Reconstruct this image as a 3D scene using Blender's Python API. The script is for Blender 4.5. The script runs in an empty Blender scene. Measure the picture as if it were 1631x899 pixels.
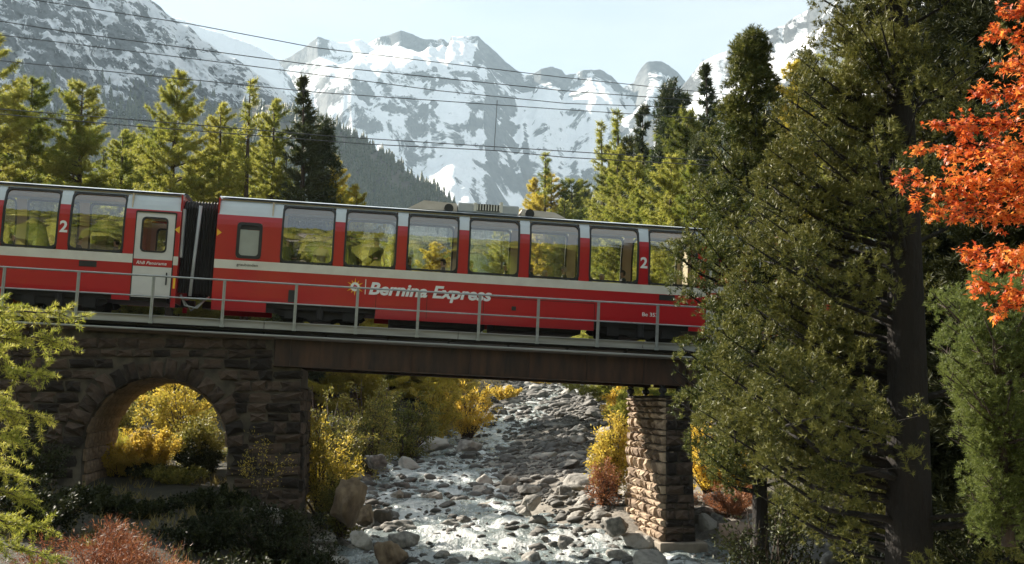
import bpy, math, random
import numpy as np
from mathutils import Matrix, Vector

SC = bpy.context.scene
COL = SC.collection
R = math.radians
rnd = random.Random(7)

# ------------------------------------------------------------------ camera, sky, sun, exposure
FPX, CX, CY = 1800.0, 815.5, 449.5          # focal length and centre in pixels of the 1631 x 899 photograph
TH = math.atan(185 / FPX)                   # the camera looks up a little
cam = bpy.data.cameras.new('camera'); cam.sensor_width = 36; cam.lens = FPX / 1631 * 36
cam.clip_start = 0.1; cam.clip_end = 60000
camo = bpy.data.objects.new('camera', cam); COL.objects.link(camo)
camo.location = (0, 0, 0); camo.rotation_euler = (R(90) + TH, 0, 0); SC.camera = camo

SUN_AZ, SUN_EL = R(-52), R(33)              # azimuth clockwise from +Y
world = bpy.data.worlds.new('World'); SC.world = world; world.use_nodes = True
wn = world.node_tree; wn.nodes.clear()
sky = wn.nodes.new('ShaderNodeTexSky'); sky.sky_type = 'NISHITA'; sky.sun_disc = False
sky.sun_elevation = SUN_EL; sky.sun_rotation = SUN_AZ; sky.altitude = 1800
sky.air_density = 0.9; sky.dust_density = 1.6; sky.ozone_density = 1.0
# thin high cloud mixed over the blue
tc = wn.nodes.new('ShaderNodeTexCoord'); mp = wn.nodes.new('ShaderNodeMapping'); mp.inputs['Scale'].default_value = (1.2, 1.2, 4.5)
nz = wn.nodes.new('ShaderNodeTexNoise'); nz.inputs['Scale'].default_value = 1.6; nz.inputs['Detail'].default_value = 5; nz.inputs['Roughness'].default_value = 0.55
cr = wn.nodes.new('ShaderNodeValToRGB'); cr.color_ramp.elements[0].position = 0.35; cr.color_ramp.elements[1].position = 0.75
cr.color_ramp.elements[0].color = (0.45, 0.45, 0.45, 1); cr.color_ramp.elements[1].color = (0.88, 0.88, 0.88, 1)
mx = wn.nodes.new('ShaderNodeMixRGB'); mx.inputs['Color2'].default_value = (5.7, 6.1, 5.8, 1)
bg = wn.nodes.new('ShaderNodeBackground'); bg.inputs['Strength'].default_value = 0.048
wo = wn.nodes.new('ShaderNodeOutputWorld')
wn.links.new(tc.outputs['Generated'], mp.inputs[0]); wn.links.new(mp.outputs[0], nz.inputs['Vector'])
wn.links.new(nz.outputs['Fac'], cr.inputs[0]); wn.links.new(cr.outputs[0], mx.inputs['Fac'])
wn.links.new(sky.outputs[0], mx.inputs['Color1']); wn.links.new(mx.outputs[0], bg.inputs[0]); wn.links.new(bg.outputs[0], wo.inputs[0])

sd = bpy.data.lights.new('sun', 'SUN'); sd.energy = 5.0; sd.angle = R(0.5); sd.color = (1.0, 0.91, 0.77)
so = bpy.data.objects.new('sun', sd); COL.objects.link(so)
sdir = Vector((math.sin(SUN_AZ) * math.cos(SUN_EL), math.cos(SUN_AZ) * math.cos(SUN_EL), math.sin(SUN_EL)))
so.rotation_euler = sdir.to_track_quat('Z', 'Y').to_euler()
SC.view_settings.view_transform = 'Standard'; SC.view_settings.look = 'None'
SC.view_settings.exposure = 1.75; SC.view_settings.gamma = 1; SC.view_settings.use_curve_mapping = False
SC.cycles.max_bounces = 8; SC.cycles.transparent_max_bounces = 12; SC.cycles.volume_bounces = 0

# ------------------------------------------------------------------ helpers
def at(x, y, Y):
    """world point on the ground-truth ray of pixel (x, y) at depth Y"""
    u = (CY - y) / FPX
    D = np.array([(x - CX) / FPX, math.cos(TH) - u * math.sin(TH), math.sin(TH) + u * math.cos(TH)])
    return D / D[1] * Y

def at_np(x, y, Y):
    u = (CY - y) / FPX
    dx = (x - CX) / FPX; dy = math.cos(TH) - u * math.sin(TH); dz = math.sin(TH) + u * math.cos(TH)
    return np.stack([dx / dy * Y, Y, dz / dy * Y], -1)

def _h(ix, iy, seed):
    n = (ix.astype(np.int64) * 374761393 + iy.astype(np.int64) * 668265263 + seed * 974711) & 0x7fffffff
    n = ((n ^ (n >> 13)) * 1274126177) & 0x7fffffff
    return ((n ^ (n >> 16)) & 0xffff) / 65535.0

def vnoise(x, y, seed=0):
    ix = np.floor(x); iy = np.floor(y); fx = x - ix; fy = y - iy
    fx = fx * fx * (3 - 2 * fx); fy = fy * fy * (3 - 2 * fy)
    a = _h(ix, iy, seed); b = _h(ix + 1, iy, seed); c = _h(ix, iy + 1, seed); d = _h(ix + 1, iy + 1, seed)
    return (a * (1 - fx) + b * fx) * (1 - fy) + (c * (1 - fx) + d * fx) * fy

def fbm(x, y, seed=0, oct=5, gain=0.5):
    s = 0; a = 1; t = 0
    for i in range(oct):
        s = s + a * vnoise(x * 2 ** i + 17.3 * i, y * 2 ** i - 9.1 * i, seed + i); t += a; a *= gain
    return s / t

def mesh_np(name, V, F, attr=None, smooth=False, mats=None, midx=None):
    me = bpy.data.meshes.new(name)
    V = np.asarray(V, np.float32); F = np.asarray(F, np.int32)
    n = F.shape[1]
    me.vertices.add(len(V)); me.vertices.foreach_set('co', V.ravel())
    me.loops.add(F.size); me.loops.foreach_set('vertex_index', F.ravel())
    me.polygons.add(len(F)); me.polygons.foreach_set('loop_start', np.arange(len(F), dtype=np.int32) * n)
    me.polygons.foreach_set('loop_total', np.full(len(F), n, np.int32))
    if smooth: me.polygons.foreach_set('use_smooth', np.ones(len(F), bool))
    if midx is not None: me.polygons.foreach_set('material_index', np.asarray(midx, np.int32))
    for m in (mats or []): me.materials.append(m)
    if attr:
        for k, a in attr.items():
            at_ = me.attributes.new(k, 'FLOAT', 'POINT'); at_.data.foreach_set('value', np.asarray(a, np.float32))
    me.update(); me.validate()
    return me

def link(name, data, parent=None, mat=None, loc=None, rot=None, scale=None, kind=None, label=None, cat=None, group=None):
    if mat is not None and data is not None and not data.materials: data.materials.append(mat)
    o = bpy.data.objects.new(name, data); COL.objects.link(o)
    if parent is not None: o.parent = parent
    if loc is not None: o.location = loc
    if rot is not None: o.rotation_euler = rot
    if scale is not None: o.scale = scale if hasattr(scale, '__len__') else (scale,) * 3
    if kind: o['kind'] = kind
    if label: o['label'] = label
    if cat: o['category'] = cat
    if group: o['group'] = group
    return o

def thing(name, label, cat, loc=(0, 0, 0), rot=None, group=None):
    return link(name, None, loc=loc, rot=rot, label=label, cat=cat, group=group)

def dup(root, loc=None, rot=None, scale=None, label=None, parent=None):
    r = root.copy(); COL.objects.link(r)
    if parent is not None: r.parent = parent
    if loc is not None: r.location = loc
    if rot is not None: r.rotation_euler = rot
    if scale is not None: r.scale = scale
    if label: r['label'] = label
    for ch in list(root.children): dup(ch, parent=r)
    return r

class MB:
    """collects boxes, bars, tubes and prisms; build() links ONE mesh object"""
    def __init__(s): s.v = []; s.f = []; s.m = []; s.cur = 0
    def add(s, vs, fs):
        b = len(s.v); s.v += [tuple(map(float, v)) for v in vs]; s.f += [tuple(b + i for i in f) for f in fs]; s.m += [s.cur] * len(fs); return s
    def box(s, x0, x1, y0, y1, z0, z1, bev=0.0):
        if bev <= 0:
            vs = [(x, y, z) for z in (z0, z1) for y in (y0, y1) for x in (x0, x1)]
            return s.add(vs, [(0, 2, 3, 1), (4, 5, 7, 6), (0, 1, 5, 4), (2, 6, 7, 3), (0, 4, 6, 2), (1, 3, 7, 5)])
        b = bev; vs = []
        for (z, i) in ((z0, b), (z0 + b, 0), (z1 - b, 0), (z1, b)):
            vs += [(x0 + i, y0 + i, z), (x1 - i, y0 + i, z), (x1 - i, y1 - i, z), (x0 + i, y1 - i, z)]
        fs = [(3, 2, 1, 0), (12, 13, 14, 15)]
        for k in range(3):
            for j in range(4): fs.append((4 * k + j, 4 * k + (j + 1) % 4, 4 * k + 4 + (j + 1) % 4, 4 * k + 4 + j))
        return s.add(vs, fs)
    def tube(s, pts, rad, n=6, cap=True):
        pts = [Vector(p) for p in pts]; rad = rad if hasattr(rad, '__len__') else [rad] * len(pts)
        vs = []; fs = []
        up = Vector((0, 0, 1)); 
        for i, p in enumerate(pts):
            d = (pts[min(i + 1, len(pts) - 1)] - pts[max(i - 1, 0)]).normalized()
            a = d.cross(up if abs(d.z) < 0.95 else Vector((1, 0, 0))).normalized(); b = d.cross(a)
            for k in range(n):
                t = 2 * math.pi * k / n; vs.append(p + (a * math.cos(t) + b * math.sin(t)) * rad[i])
        for i in range(len(pts) - 1):
            for k in range(n): fs.append((i * n + k, i * n + (k + 1) % n, (i + 1) * n + (k + 1) % n, (i + 1) * n + k))
        if cap: fs += [tuple(range(n))[::-1], tuple((len(pts) - 1) * n + k for k in range(n))]
        return s.add(vs, fs)
    def prism(s, poly, y0, y1):
        """polygon in x,z extruded along y"""
        n = len(poly); vs = [(x, y0, z) for x, z in poly] + [(x, y1, z) for x, z in poly]
        fs = [tuple(range(n)), tuple(range(2 * n - 1, n - 1, -1))] + [(i, n + i, n + (i + 1) % n, (i + 1) % n) for i in range(n)]
        return s.add(vs, fs)
    def ring(s, inner, outer, y0, y1):
        n = len(inner)
        vs = [(x, y0, z) for x, z in inner] + [(x, y0, z) for x, z in outer] + [(x, y1, z) for x, z in inner] + [(x, y1, z) for x, z in outer]
        fs = []
        for i in range(n):
            j = (i + 1) % n
            fs += [(i, j, n + j, n + i), (2 * n + i, 3 * n + i, 3 * n + j, 2 * n + j), (i, 2 * n + i, 2 * n + j, j), (n + i, n + j, 3 * n + j, 3 * n + i)]
        return s.add(vs, fs)
    def mesh(s, name, mats, smooth=False):
        me = bpy.data.meshes.new(name); me.from_pydata(s.v, [], s.f)
        for m in (mats if isinstance(mats, (list, tuple)) else [mats]): me.materials.append(m)
        me.polygons.foreach_set('material_index', s.m)
        if smooth: me.polygons.foreach_set('use_smooth', [True] * len(s.f))
        me.update(); return me
    def build(s, name, mat, parent=None, smooth=False, **k):
        return link(name, s.mesh(name, mat, smooth), parent, **k)

def rrect(x0, x1, z0, z1, r, n=5):
    p = []
    for cx, cz, a0 in ((x1 - r, z1 - r, 0), (x0 + r, z1 - r, 90), (x0 + r, z0 + r, 180), (x1 - r, z0 + r, 270)):
        for i in range(n + 1):
            a = R(a0 + 90 * i / n); p.append((cx + r * math.cos(a), cz + r * math.sin(a)))
    return p

# ------------------------------------------------------------------ materials
def newmat(name):
    m = bpy.data.materials.new(name); m.use_nodes = True
    nt = m.node_tree; b = nt.nodes['Principled BSDF']; return m, nt, b
def N(nt, t, **k):
    n = nt.nodes.new(t)
    for a, v in k.items():
        if a in n.inputs: n.inputs[a].default_value = v
        else: setattr(n, a, v)
    return n
def ramp(nt, fac, stops):
    r = nt.nodes.new('ShaderNodeValToRGB'); e = r.color_ramp.elements
    while len(e) < len(stops): e.new(0.5)
    for i, (p, c) in enumerate(stops): e[i].position = p; e[i].color = tuple(c) + (1,)
    nt.links.new(fac, r.inputs[0]); return r.outputs[0]
def noise(nt, vec, scale, detail=4, rough=0.55, dist=0):
    n = nt.nodes.new('ShaderNodeTexNoise'); n.inputs['Scale'].default_value = scale; n.inputs['Detail'].default_value = detail
    n.inputs['Roughness'].default_value = rough; n.inputs['Distortion'].default_value = dist
    if vec is not None: nt.links.new(vec, n.inputs['Vector'])
    return n.outputs['Fac']
def bump(nt, b, h, strength, dist):
    n = nt.nodes.new('ShaderNodeBump'); n.inputs['Strength'].default_value = strength; n.inputs['Distance'].default_value = dist
    nt.links.new(h, n.inputs['Height']); nt.links.new(n.outputs[0], b.inputs['Normal'])
def pmat(name, c1, c2, scale=3, rough=0.7, metal=0, coat=0, bmp=0.0, bscale=None, bdist=0.02, space='Object', rand=0, stretch=None, spec=None):
    m, nt, b = newmat(name)
    tcn = nt.nodes.new('ShaderNodeTexCoord'); v = tcn.outputs[space]
    if space == 'World':
        pass
    if stretch:
        mpn = nt.nodes.new('ShaderNodeMapping'); mpn.inputs['Scale'].default_value = stretch; nt.links.new(v, mpn.inputs[0]); v = mpn.outputs[0]
    f = noise(nt, v, scale)
    if rand:
        oi = nt.nodes.new('ShaderNodeObjectInfo'); mm = N(nt, 'ShaderNodeMath', operation='MULTIPLY_ADD'); mm.inputs[1].default_value = rand; 
        nt.links.new(oi.outputs['Random'], mm.inputs[0]); nt.links.new(f, mm.inputs[2])
        sb = N(nt, 'ShaderNodeMath', operation='SUBTRACT'); nt.links.new(mm.outputs[0], sb.inputs[0]); sb.inputs[1].default_value = rand / 2; f = sb.outputs[0]
    nt.links.new(ramp(nt, f, [(0.3, c1), (0.7, c2)]), b.inputs['Base Color'])
    b.inputs['Roughness'].default_value = rough; b.inputs['Metallic'].default_value = metal; b.inputs['Coat Weight'].default_value = coat
    if coat: b.inputs['Coat Roughness'].default_value = 0.06
    if spec is not None: b.inputs['Specular IOR Level'].default_value = spec
    if bmp: bump(nt, b, noise(nt, v, bscale or scale * 3, 6, 0.6), bmp, bdist)
    return m
def leafmat(name, cols, transl=0.45, rough=0.55, nscale=0.6, spec=0.3, isl=0.45):
    """leaves: colour varies leaf by leaf and clump by clump; light comes through them"""
    m, nt, b = newmat(name)
    g = nt.nodes.new('ShaderNodeNewGeometry'); tcn = nt.nodes.new('ShaderNodeTexCoord')
    f = noise(nt, tcn.outputs['Object'], nscale, 3)
    oi = nt.nodes.new('ShaderNodeObjectInfo')
    a = N(nt, 'ShaderNodeMath', operation='MULTIPLY_ADD'); a.inputs[1].default_value = isl; nt.links.new(g.outputs['Random Per Island'], a.inputs[0]); nt.links.new(f, a.inputs[2])
    a2 = N(nt, 'ShaderNodeMath', operation='MULTIPLY_ADD'); a2.inputs[1].default_value = 0.35; nt.links.new(oi.outputs['Random'], a2.inputs[0]); nt.links.new(a.outputs[0], a2.inputs[2])
    n = len(cols); col = ramp(nt, a2.outputs[0], [(0.45 + 0.75 * i / max(1, n - 1) * 0.9, c) for i, c in enumerate(cols)])
    nt.links.new(col, b.inputs['Base Color']); b.inputs['Roughness'].default_value = rough; b.inputs['Specular IOR Level'].default_value = spec
    tr = nt.nodes.new('ShaderNodeBsdfTranslucent'); nt.links.new(col, tr.inputs['Color'])
    mxs = nt.nodes.new('ShaderNodeMixShader'); mxs.inputs[0].default_value = transl
    nt.links.new(b.outputs[0], mxs.inputs[1]); nt.links.new(tr.outputs[0], mxs.inputs[2])
    nt.links.new(mxs.outputs[0], nt.nodes['Material Output'].inputs[0])
    return m

M = {}
M['red'] = pmat('red_paint', (0.40, 0.006, 0.013), (0.46, 0.008, 0.016), 0.8, 0.33, coat=0.25, bmp=0.04, bscale=2.0)
M['silver'] = pmat('silver_paint', (0.50, 0.56, 0.62), (0.58, 0.63, 0.68), 1.2, 0.35, coat=0.4)
M['stripe'] = pmat('grey_white_stripe', (0.60, 0.57, 0.52), (0.70, 0.68, 0.62), 2, 0.4, coat=0.3)
M['door_white'] = pmat('door_off_white', (0.56, 0.55, 0.54), (0.64, 0.63, 0.61), 2, 0.4, coat=0.3)
M['white'] = pmat('white_lettering', (0.78, 0.78, 0.78), (0.82, 0.82, 0.82), 2, 0.5)
M['black'] = pmat('black_rubber', (0.012, 0.013, 0.014), (0.02, 0.02, 0.021), 4, 0.55)
M['under'] = pmat('underframe_grime', (0.012, 0.011, 0.012), (0.03, 0.026, 0.024), 3, 0.8, bmp=0.3)
M['roofgrey'] = pmat('roof_grey', (0.33, 0.35, 0.37), (0.45, 0.47, 0.48), 2, 0.5)
M['beige'] = pmat('roof_fairing_beige', (0.36, 0.31, 0.25), (0.48, 0.42, 0.34), 2, 0.6)
M['yellow'] = pmat('yellow_marker', (0.8, 0.42, 0.02), (0.85, 0.5, 0.04), 2, 0.5)
M['interior'] = pmat('interior_panel', (0.55, 0.45, 0.32), (0.64, 0.55, 0.42), 2, 0.6)
M['seatred'] = pmat('seat_cloth', (0.035, 0.022, 0.02), (0.07, 0.04, 0.035), 12, 0.9)
M['steel'] = pmat('galvanised_steel', (0.30, 0.32, 0.33), (0.42, 0.44, 0.45), 6, 0.42, metal=0.35, bmp=0.05)
M['walk'] = pmat('weathered_deck_channel', (0.26, 0.26, 0.25), (0.40, 0.40, 0.39), 1.5, 0.6, metal=0.15, bmp=0.1, stretch=(0.5, 3, 6))
M['rust'] = pmat('rust_brown_girder', (0.018, 0.010, 0.007), (0.085, 0.038, 0.019), 2.6, 0.65, bmp=0.3, stretch=(1.6, 1.6, 0.35))
M['flange'] = pmat('girder_flange', (0.10, 0.075, 0.06), (0.17, 0.14, 0.12), 2, 0.6)
M['mortar'] = pmat('mortar', (0.03, 0.025, 0.018), (0.115, 0.095, 0.07), 2.5, 0.95, bmp=0.5, bscale=14)
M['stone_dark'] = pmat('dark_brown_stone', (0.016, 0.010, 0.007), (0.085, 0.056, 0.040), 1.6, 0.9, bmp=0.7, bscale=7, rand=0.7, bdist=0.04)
M['stone_pier'] = pmat('sunlit_pier_stone', (0.17, 0.115, 0.075), (0.44, 0.33, 0.23), 1.8, 0.9, bmp=0.8, bscale=7, rand=0.6, bdist=0.05)  # stone of the sunlit pier face, with the sun's brightness in its colour
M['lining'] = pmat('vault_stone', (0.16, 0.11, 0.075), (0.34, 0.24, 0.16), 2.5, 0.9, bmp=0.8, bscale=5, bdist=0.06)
M['concrete'] = pmat('footing_concrete', (0.15, 0.125, 0.10), (0.28, 0.24, 0.19), 2.5, 0.9, bmp=0.5)
M['boulder'] = pmat('river_boulder', (0.075, 0.07, 0.063), (0.30, 0.28, 0.25), 2.2, 0.75, bmp=0.6, bscale=6, rand=0.6, bdist=0.05)
M['boulder_tan'] = pmat('tan_boulder', (0.07, 0.045, 0.028), (0.26, 0.19, 0.12), 1.6, 0.9, bmp=1.0, bscale=3.5, bdist=0.05)
M['boulder_red'] = pmat('reddish_boulder', (0.24, 0.16, 0.12), (0.36, 0.27, 0.21), 2.0, 0.85, bmp=0.7, bscale=5, bdist=0.05)
M['ballast'] = pmat('ballast', (0.10, 0.09, 0.08), (0.22, 0.20, 0.18), 9, 0.95, bmp=0.8, bscale=20)
M['rail'] = pmat('rail_steel', (0.10, 0.065, 0.05), (0.18, 0.13, 0.10), 5, 0.5, metal=0.6)
M['wood'] = pmat('sleeper_wood', (0.05, 0.038, 0.03), (0.10, 0.08, 0.065), 5, 0.9, bmp=0.4)
M['plank'] = pmat('pale_timber', (0.48, 0.36, 0.28), (0.60, 0.48, 0.38), 6, 0.8)
M['bark'] = pmat('bark', (0.03, 0.021, 0.015), (0.085, 0.06, 0.045), 5, 0.95, bmp=0.9, bscale=14, stretch=(1, 1, 0.35), bdist=0.05)
M['bark_dark'] = pmat('dark_bark', (0.006, 0.0045, 0.0035), (0.018, 0.013, 0.010), 3, 0.95, bmp=1.0, bscale=9, stretch=(1, 1, 0.3), bdist=0.08)
M['wire'] = pmat('wire', (0.03, 0.035, 0.04), (0.05, 0.055, 0.06), 1, 0.5)
M['skin'] = pmat('skin', (0.42, 0.25, 0.17), (0.5, 0.31, 0.22), 4, 0.6)
M['hair_dark'] = pmat('dark_hair', (0.02, 0.014, 0.01), (0.04, 0.028, 0.02), 20, 0.7)
M['hair_light'] = pmat('light_hair', (0.45, 0.40, 0.32), (0.6, 0.55, 0.46), 20, 0.7)
M['cloth_dark'] = pmat('dark_clothing', (0.02, 0.022, 0.028), (0.04, 0.042, 0.05), 8, 0.9)
M['cloth_light'] = pmat('cream_jacket', (0.50, 0.44, 0.34), (0.6, 0.54, 0.43), 8, 0.9)
M['roof_tile'] = pmat('red_brown_roof', (0.20, 0.08, 0.06), (0.34, 0.17, 0.13), 4, 0.8)

M['larch'] = leafmat('larch_needles', [(0.10, 0.14, 0.024), (0.225, 0.255, 0.04), (0.41, 0.39, 0.08)], 0.5)
M['larch_gold'] = leafmat('golden_larch_needles', [(0.26, 0.25, 0.035), (0.44, 0.37, 0.05), (0.56, 0.45, 0.07)], 0.5)
M['larch_near'] = leafmat('near_larch_needles', [(0.13, 0.18, 0.02), (0.29, 0.32, 0.04), (0.50, 0.46, 0.10)], 0.45, nscale=0.9)
M['pine'] = leafmat('stone_pine_needles', [(0.016, 0.028, 0.007), (0.050, 0.068, 0.014), (0.21, 0.21, 0.05)], 0.25, 0.5, nscale=1.6, spec=0.25, isl=.35)  # wide clump contrast paints sunlit highlights and dark gaps into the needles
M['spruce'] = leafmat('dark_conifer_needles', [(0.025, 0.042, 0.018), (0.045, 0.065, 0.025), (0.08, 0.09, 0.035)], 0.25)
M['pine_shaded'] = leafmat('shaded_pine_needles', [(0.012, 0.020, 0.005), (0.034, 0.048, 0.011), (0.17, 0.165, 0.04)], 0.2, 0.5, nscale=1.6, spec=0.2, isl=.35)  # darker copy of the pine needles, shade put into the colour
M['shade_dark'] = leafmat('shade_dark_foliage', [(0.010, 0.014, 0.006), (0.02, 0.026, 0.010), (0.045, 0.05, 0.018)], 0.12, spec=.1)  # near-black foliage: deep shade is painted into its colour
M['larch_green'] = leafmat('green_larch_needles', [(0.06, 0.09, 0.02), (0.14, 0.165, 0.03), (0.27, 0.265, 0.055)], 0.45)
M['juniper'] = leafmat('young_pine_needles', [(0.03, 0.05, 0.012), (0.065, 0.095, 0.022), (0.16, 0.19, 0.045)], 0.35, 0.5, spec=0.25)
M['maple'] = leafmat('orange_leaves', [(0.38, 0.045, 0.015), (0.68, 0.15, 0.03), (0.82, 0.32, 0.06)], 0.5, 0.45, nscale=1.4)
M['heather'] = leafmat('russet_stems', [(0.10, 0.03, 0.014), (0.22, 0.07, 0.03), (0.36, 0.17, 0.08)], 0.35)
M['willow'] = leafmat('willow_leaves', [(0.22, 0.21, 0.04), (0.44, 0.35, 0.05), (0.62, 0.45, 0.08)], 0.5, nscale=0.3)
M['olive'] = leafmat('olive_leaves', [(0.07, 0.085, 0.02), (0.17, 0.17, 0.035), (0.32, 0.27, 0.06)], 0.4, nscale=0.5)
M['gold'] = leafmat('bright_yellow_leaves', [(0.38, 0.28, 0.03), (0.60, 0.42, 0.05), (0.74, 0.53, 0.09)], 0.55, nscale=0.6)
M['grassy'] = leafmat('grass_blades', [(0.05, 0.05, 0.015), (0.11, 0.09, 0.03), (0.24, 0.19, 0.07)], 0.4)

def glassmat(name, tint, refl=0.0, rough=0.0):
    m, nt, b = newmat(name)
    nt.nodes.remove(b)
    gl = N(nt, 'ShaderNodeBsdfGlossy'); gl.inputs['Roughness'].default_value = rough; gl.inputs['Color'].default_value = (0.95, 0.97, 1, 1)
    tr = N(nt, 'ShaderNodeBsdfTransparent'); tr.inputs['Color'].default_value = tint + (1,)
    fr = N(nt, 'ShaderNodeFresnel'); fr.inputs['IOR'].default_value = 1.5
    ad = N(nt, 'ShaderNodeMath', operation='ADD'); ad.inputs[1].default_value = refl; nt.links.new(fr.outputs[0], ad.inputs[0])
    mxs = nt.nodes.new('ShaderNodeMixShader'); nt.links.new(ad.outputs[0], mxs.inputs[0]); nt.links.new(tr.outputs[0], mxs.inputs[1]); nt.links.new(gl.outputs[0], mxs.inputs[2])
    nt.links.new(mxs.outputs[0], nt.nodes['Material Output'].inputs[0]); return m
M['glass'] = glassmat('coach_glass', (0.94, 0.95, 0.90), 0.15)
M['frost'] = pmat('frosted_pane', (0.30, 0.32, 0.30), (0.36, 0.38, 0.36), 2, 0.25)

def mountainmat(name, sc, wt):
    m, nt, b = newmat(name)
    a = nt.nodes.new('ShaderNodeAttribute'); a.attribute_name = 'rock'
    tcn = nt.nodes.new('ShaderNodeTexCoord'); v = tcn.outputs['Object']
    mpn = nt.nodes.new('ShaderNodeMapping'); mpn.inputs['Rotation'].default_value = (0, 0.5, 0); mpn.inputs['Scale'].default_value = (1, 1, 0.5)
    nt.links.new(v, mpn.inputs[0])
    n1 = noise(nt, mpn.outputs[0], sc, 9, 0.72, .6); n2 = noise(nt, v, sc * 4, 6, 0.6)
    s = N(nt, 'ShaderNodeMath', operation='MULTIPLY_ADD'); s.inputs[1].default_value = wt; nt.links.new(n1, s.inputs[0]); nt.links.new(a.outputs['Fac'], s.inputs[2])
    s2 = N(nt, 'ShaderNodeMath', operation='SUBTRACT'); nt.links.new(s.outputs[0], s2.inputs[0]); s2.inputs[1].default_value = wt / 2
    mask = ramp(nt, s2.outputs[0], [(0.46, (0, 0, 0)), (0.56, (1, 1, 1))])
    rock = ramp(nt, n2, [(0.3, (0.035, 0.042, 0.05)), (0.7, (0.11, 0.12, 0.125))])
    mm = nt.nodes.new('ShaderNodeMixRGB'); nt.links.new(mask, mm.inputs['Fac']); mm.inputs['Color1'].default_value = (0.88, 0.90, 0.93, 1); nt.links.new(rock, mm.inputs['Color2'])
    nt.links.new(mm.outputs[0], b.inputs['Base Color']); b.inputs['Roughness'].default_value = 0.75; b.inputs['Specular IOR Level'].default_value = 0.2
    bump(nt, b, n1, 0.9, 30)
    return m
M['mountain'] = mountainmat('snow_and_rock', 0.007, 1.9); M['mountain_near'] = mountainmat('streaked_snow_and_rock', 0.02, 3.0)
M['scree'] = pmat('wooded_slope_ground', (0.05, 0.05, 0.035), (0.15, 0.13, 0.10), 0.01, 0.95, bmp=0.5, bscale=0.05, bdist=5)

def groundmat():
    m, nt, b = newmat('valley_ground')
    tcn = nt.nodes.new('ShaderNodeTexCoord'); v = tcn.outputs['Object']
    a = nt.nodes.new('ShaderNodeAttribute'); a.attribute_name = 'bar'
    n1 = noise(nt, v, 0.5, 6, 0.6); n2 = noise(nt, v, 5, 6, 0.7)
    veg = ramp(nt, n1, [(0.3, (0.012, 0.011, 0.007)), (0.55, (0.03, 0.026, 0.013)), (0.75, (0.08, 0.062, 0.03))])
    grv = ramp(nt, n2, [(0.3, (0.10, 0.09, 0.078)), (0.7, (0.30, 0.27, 0.23))])
    mm = nt.nodes.new('ShaderNodeMixRGB'); nt.links.new(a.outputs['Fac'], mm.inputs['Fac']); nt.links.new(veg, mm.inputs['Color1']); nt.links.new(grv, mm.inputs['Color2'])
    nt.links.new(mm.outputs[0], b.inputs['Base Color']); b.inputs['Roughness'].default_value = 0.95
    bump(nt, b, n2, 0.8, 0.08); return m
M['ground'] = groundmat()

def watermat():
    m, nt, b = newmat('glacial_water')
    tcn = nt.nodes.new('ShaderNodeTexCoord'); v = tcn.outputs['Object']
    mpn = nt.nodes.new('ShaderNodeMapping'); mpn.inputs['Scale'].default_value = (1, 0.38, 1); nt.links.new(v, mpn.inputs[0])
    n1 = noise(nt, mpn.outputs[0], 0.85, 9, 0.66, 0.8); n2 = noise(nt, mpn.outputs[0], 7, 5, 0.6, 0.5)
    foam_glare = ramp(nt, n1, [(0.46, (0, 0, 0)), (0.60, (1, 1, 1))])  # white patches are foam, plus glare and sparkle painted in
    mm = nt.nodes.new('ShaderNodeMixRGB'); nt.links.new(foam_glare, mm.inputs['Fac']); mm.inputs['Color1'].default_value = (0.19, 0.225, 0.225, 1); mm.inputs['Color2'].default_value = (0.55, 0.57, 0.57, 1)
    nt.links.new(mm.outputs[0], b.inputs['Base Color'])
    rr = ramp(nt, foam_glare, [(0, (0.12,) * 3), (1, (0.6,) * 3)]); nt.links.new(rr, b.inputs['Roughness'])
    b.inputs['Specular IOR Level'].default_value = 0.5
    ad = N(nt, 'ShaderNodeMath', operation='ADD'); nt.links.new(n1, ad.inputs[0]); nt.links.new(n2, ad.inputs[1])
    bump(nt, b, ad.outputs[0], 0.8, 0.16); return m
M['water'] = watermat()

# ------------------------------------------------------------------ track frame
A_, G_ = 0.12899824, 0.04627389
P0 = np.array([-7.64248, 36.92473, 4.48241])
XD = np.array([math.cos(G_) * math.cos(A_), math.cos(G_) * math.sin(A_), -math.sin(G_)])
YD = np.array([-math.sin(A_), math.cos(A_), 0.0])
ZD = np.array([math.sin(G_) * math.cos(A_), math.sin(G_) * math.sin(A_), math.cos(G_)])
T0 = P0 + YD * 1.34 - ZD * 2.05          # track centre at rail level, at the first window of the middle coach
TR = Matrix((tuple(XD), tuple(YD), tuple(ZD))).transposed().to_euler()
VR = (0, 0, A_)                          # same heading, upright
XH = np.array([math.cos(A_), math.sin(A_), 0.0])
def TW(s, y, z): return T0 + XD * s + YD * y + ZD * z
def VW(s, y, Z):
    p = T0 + XH * s + YD * y; return np.array([p[0], p[1], Z])

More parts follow.
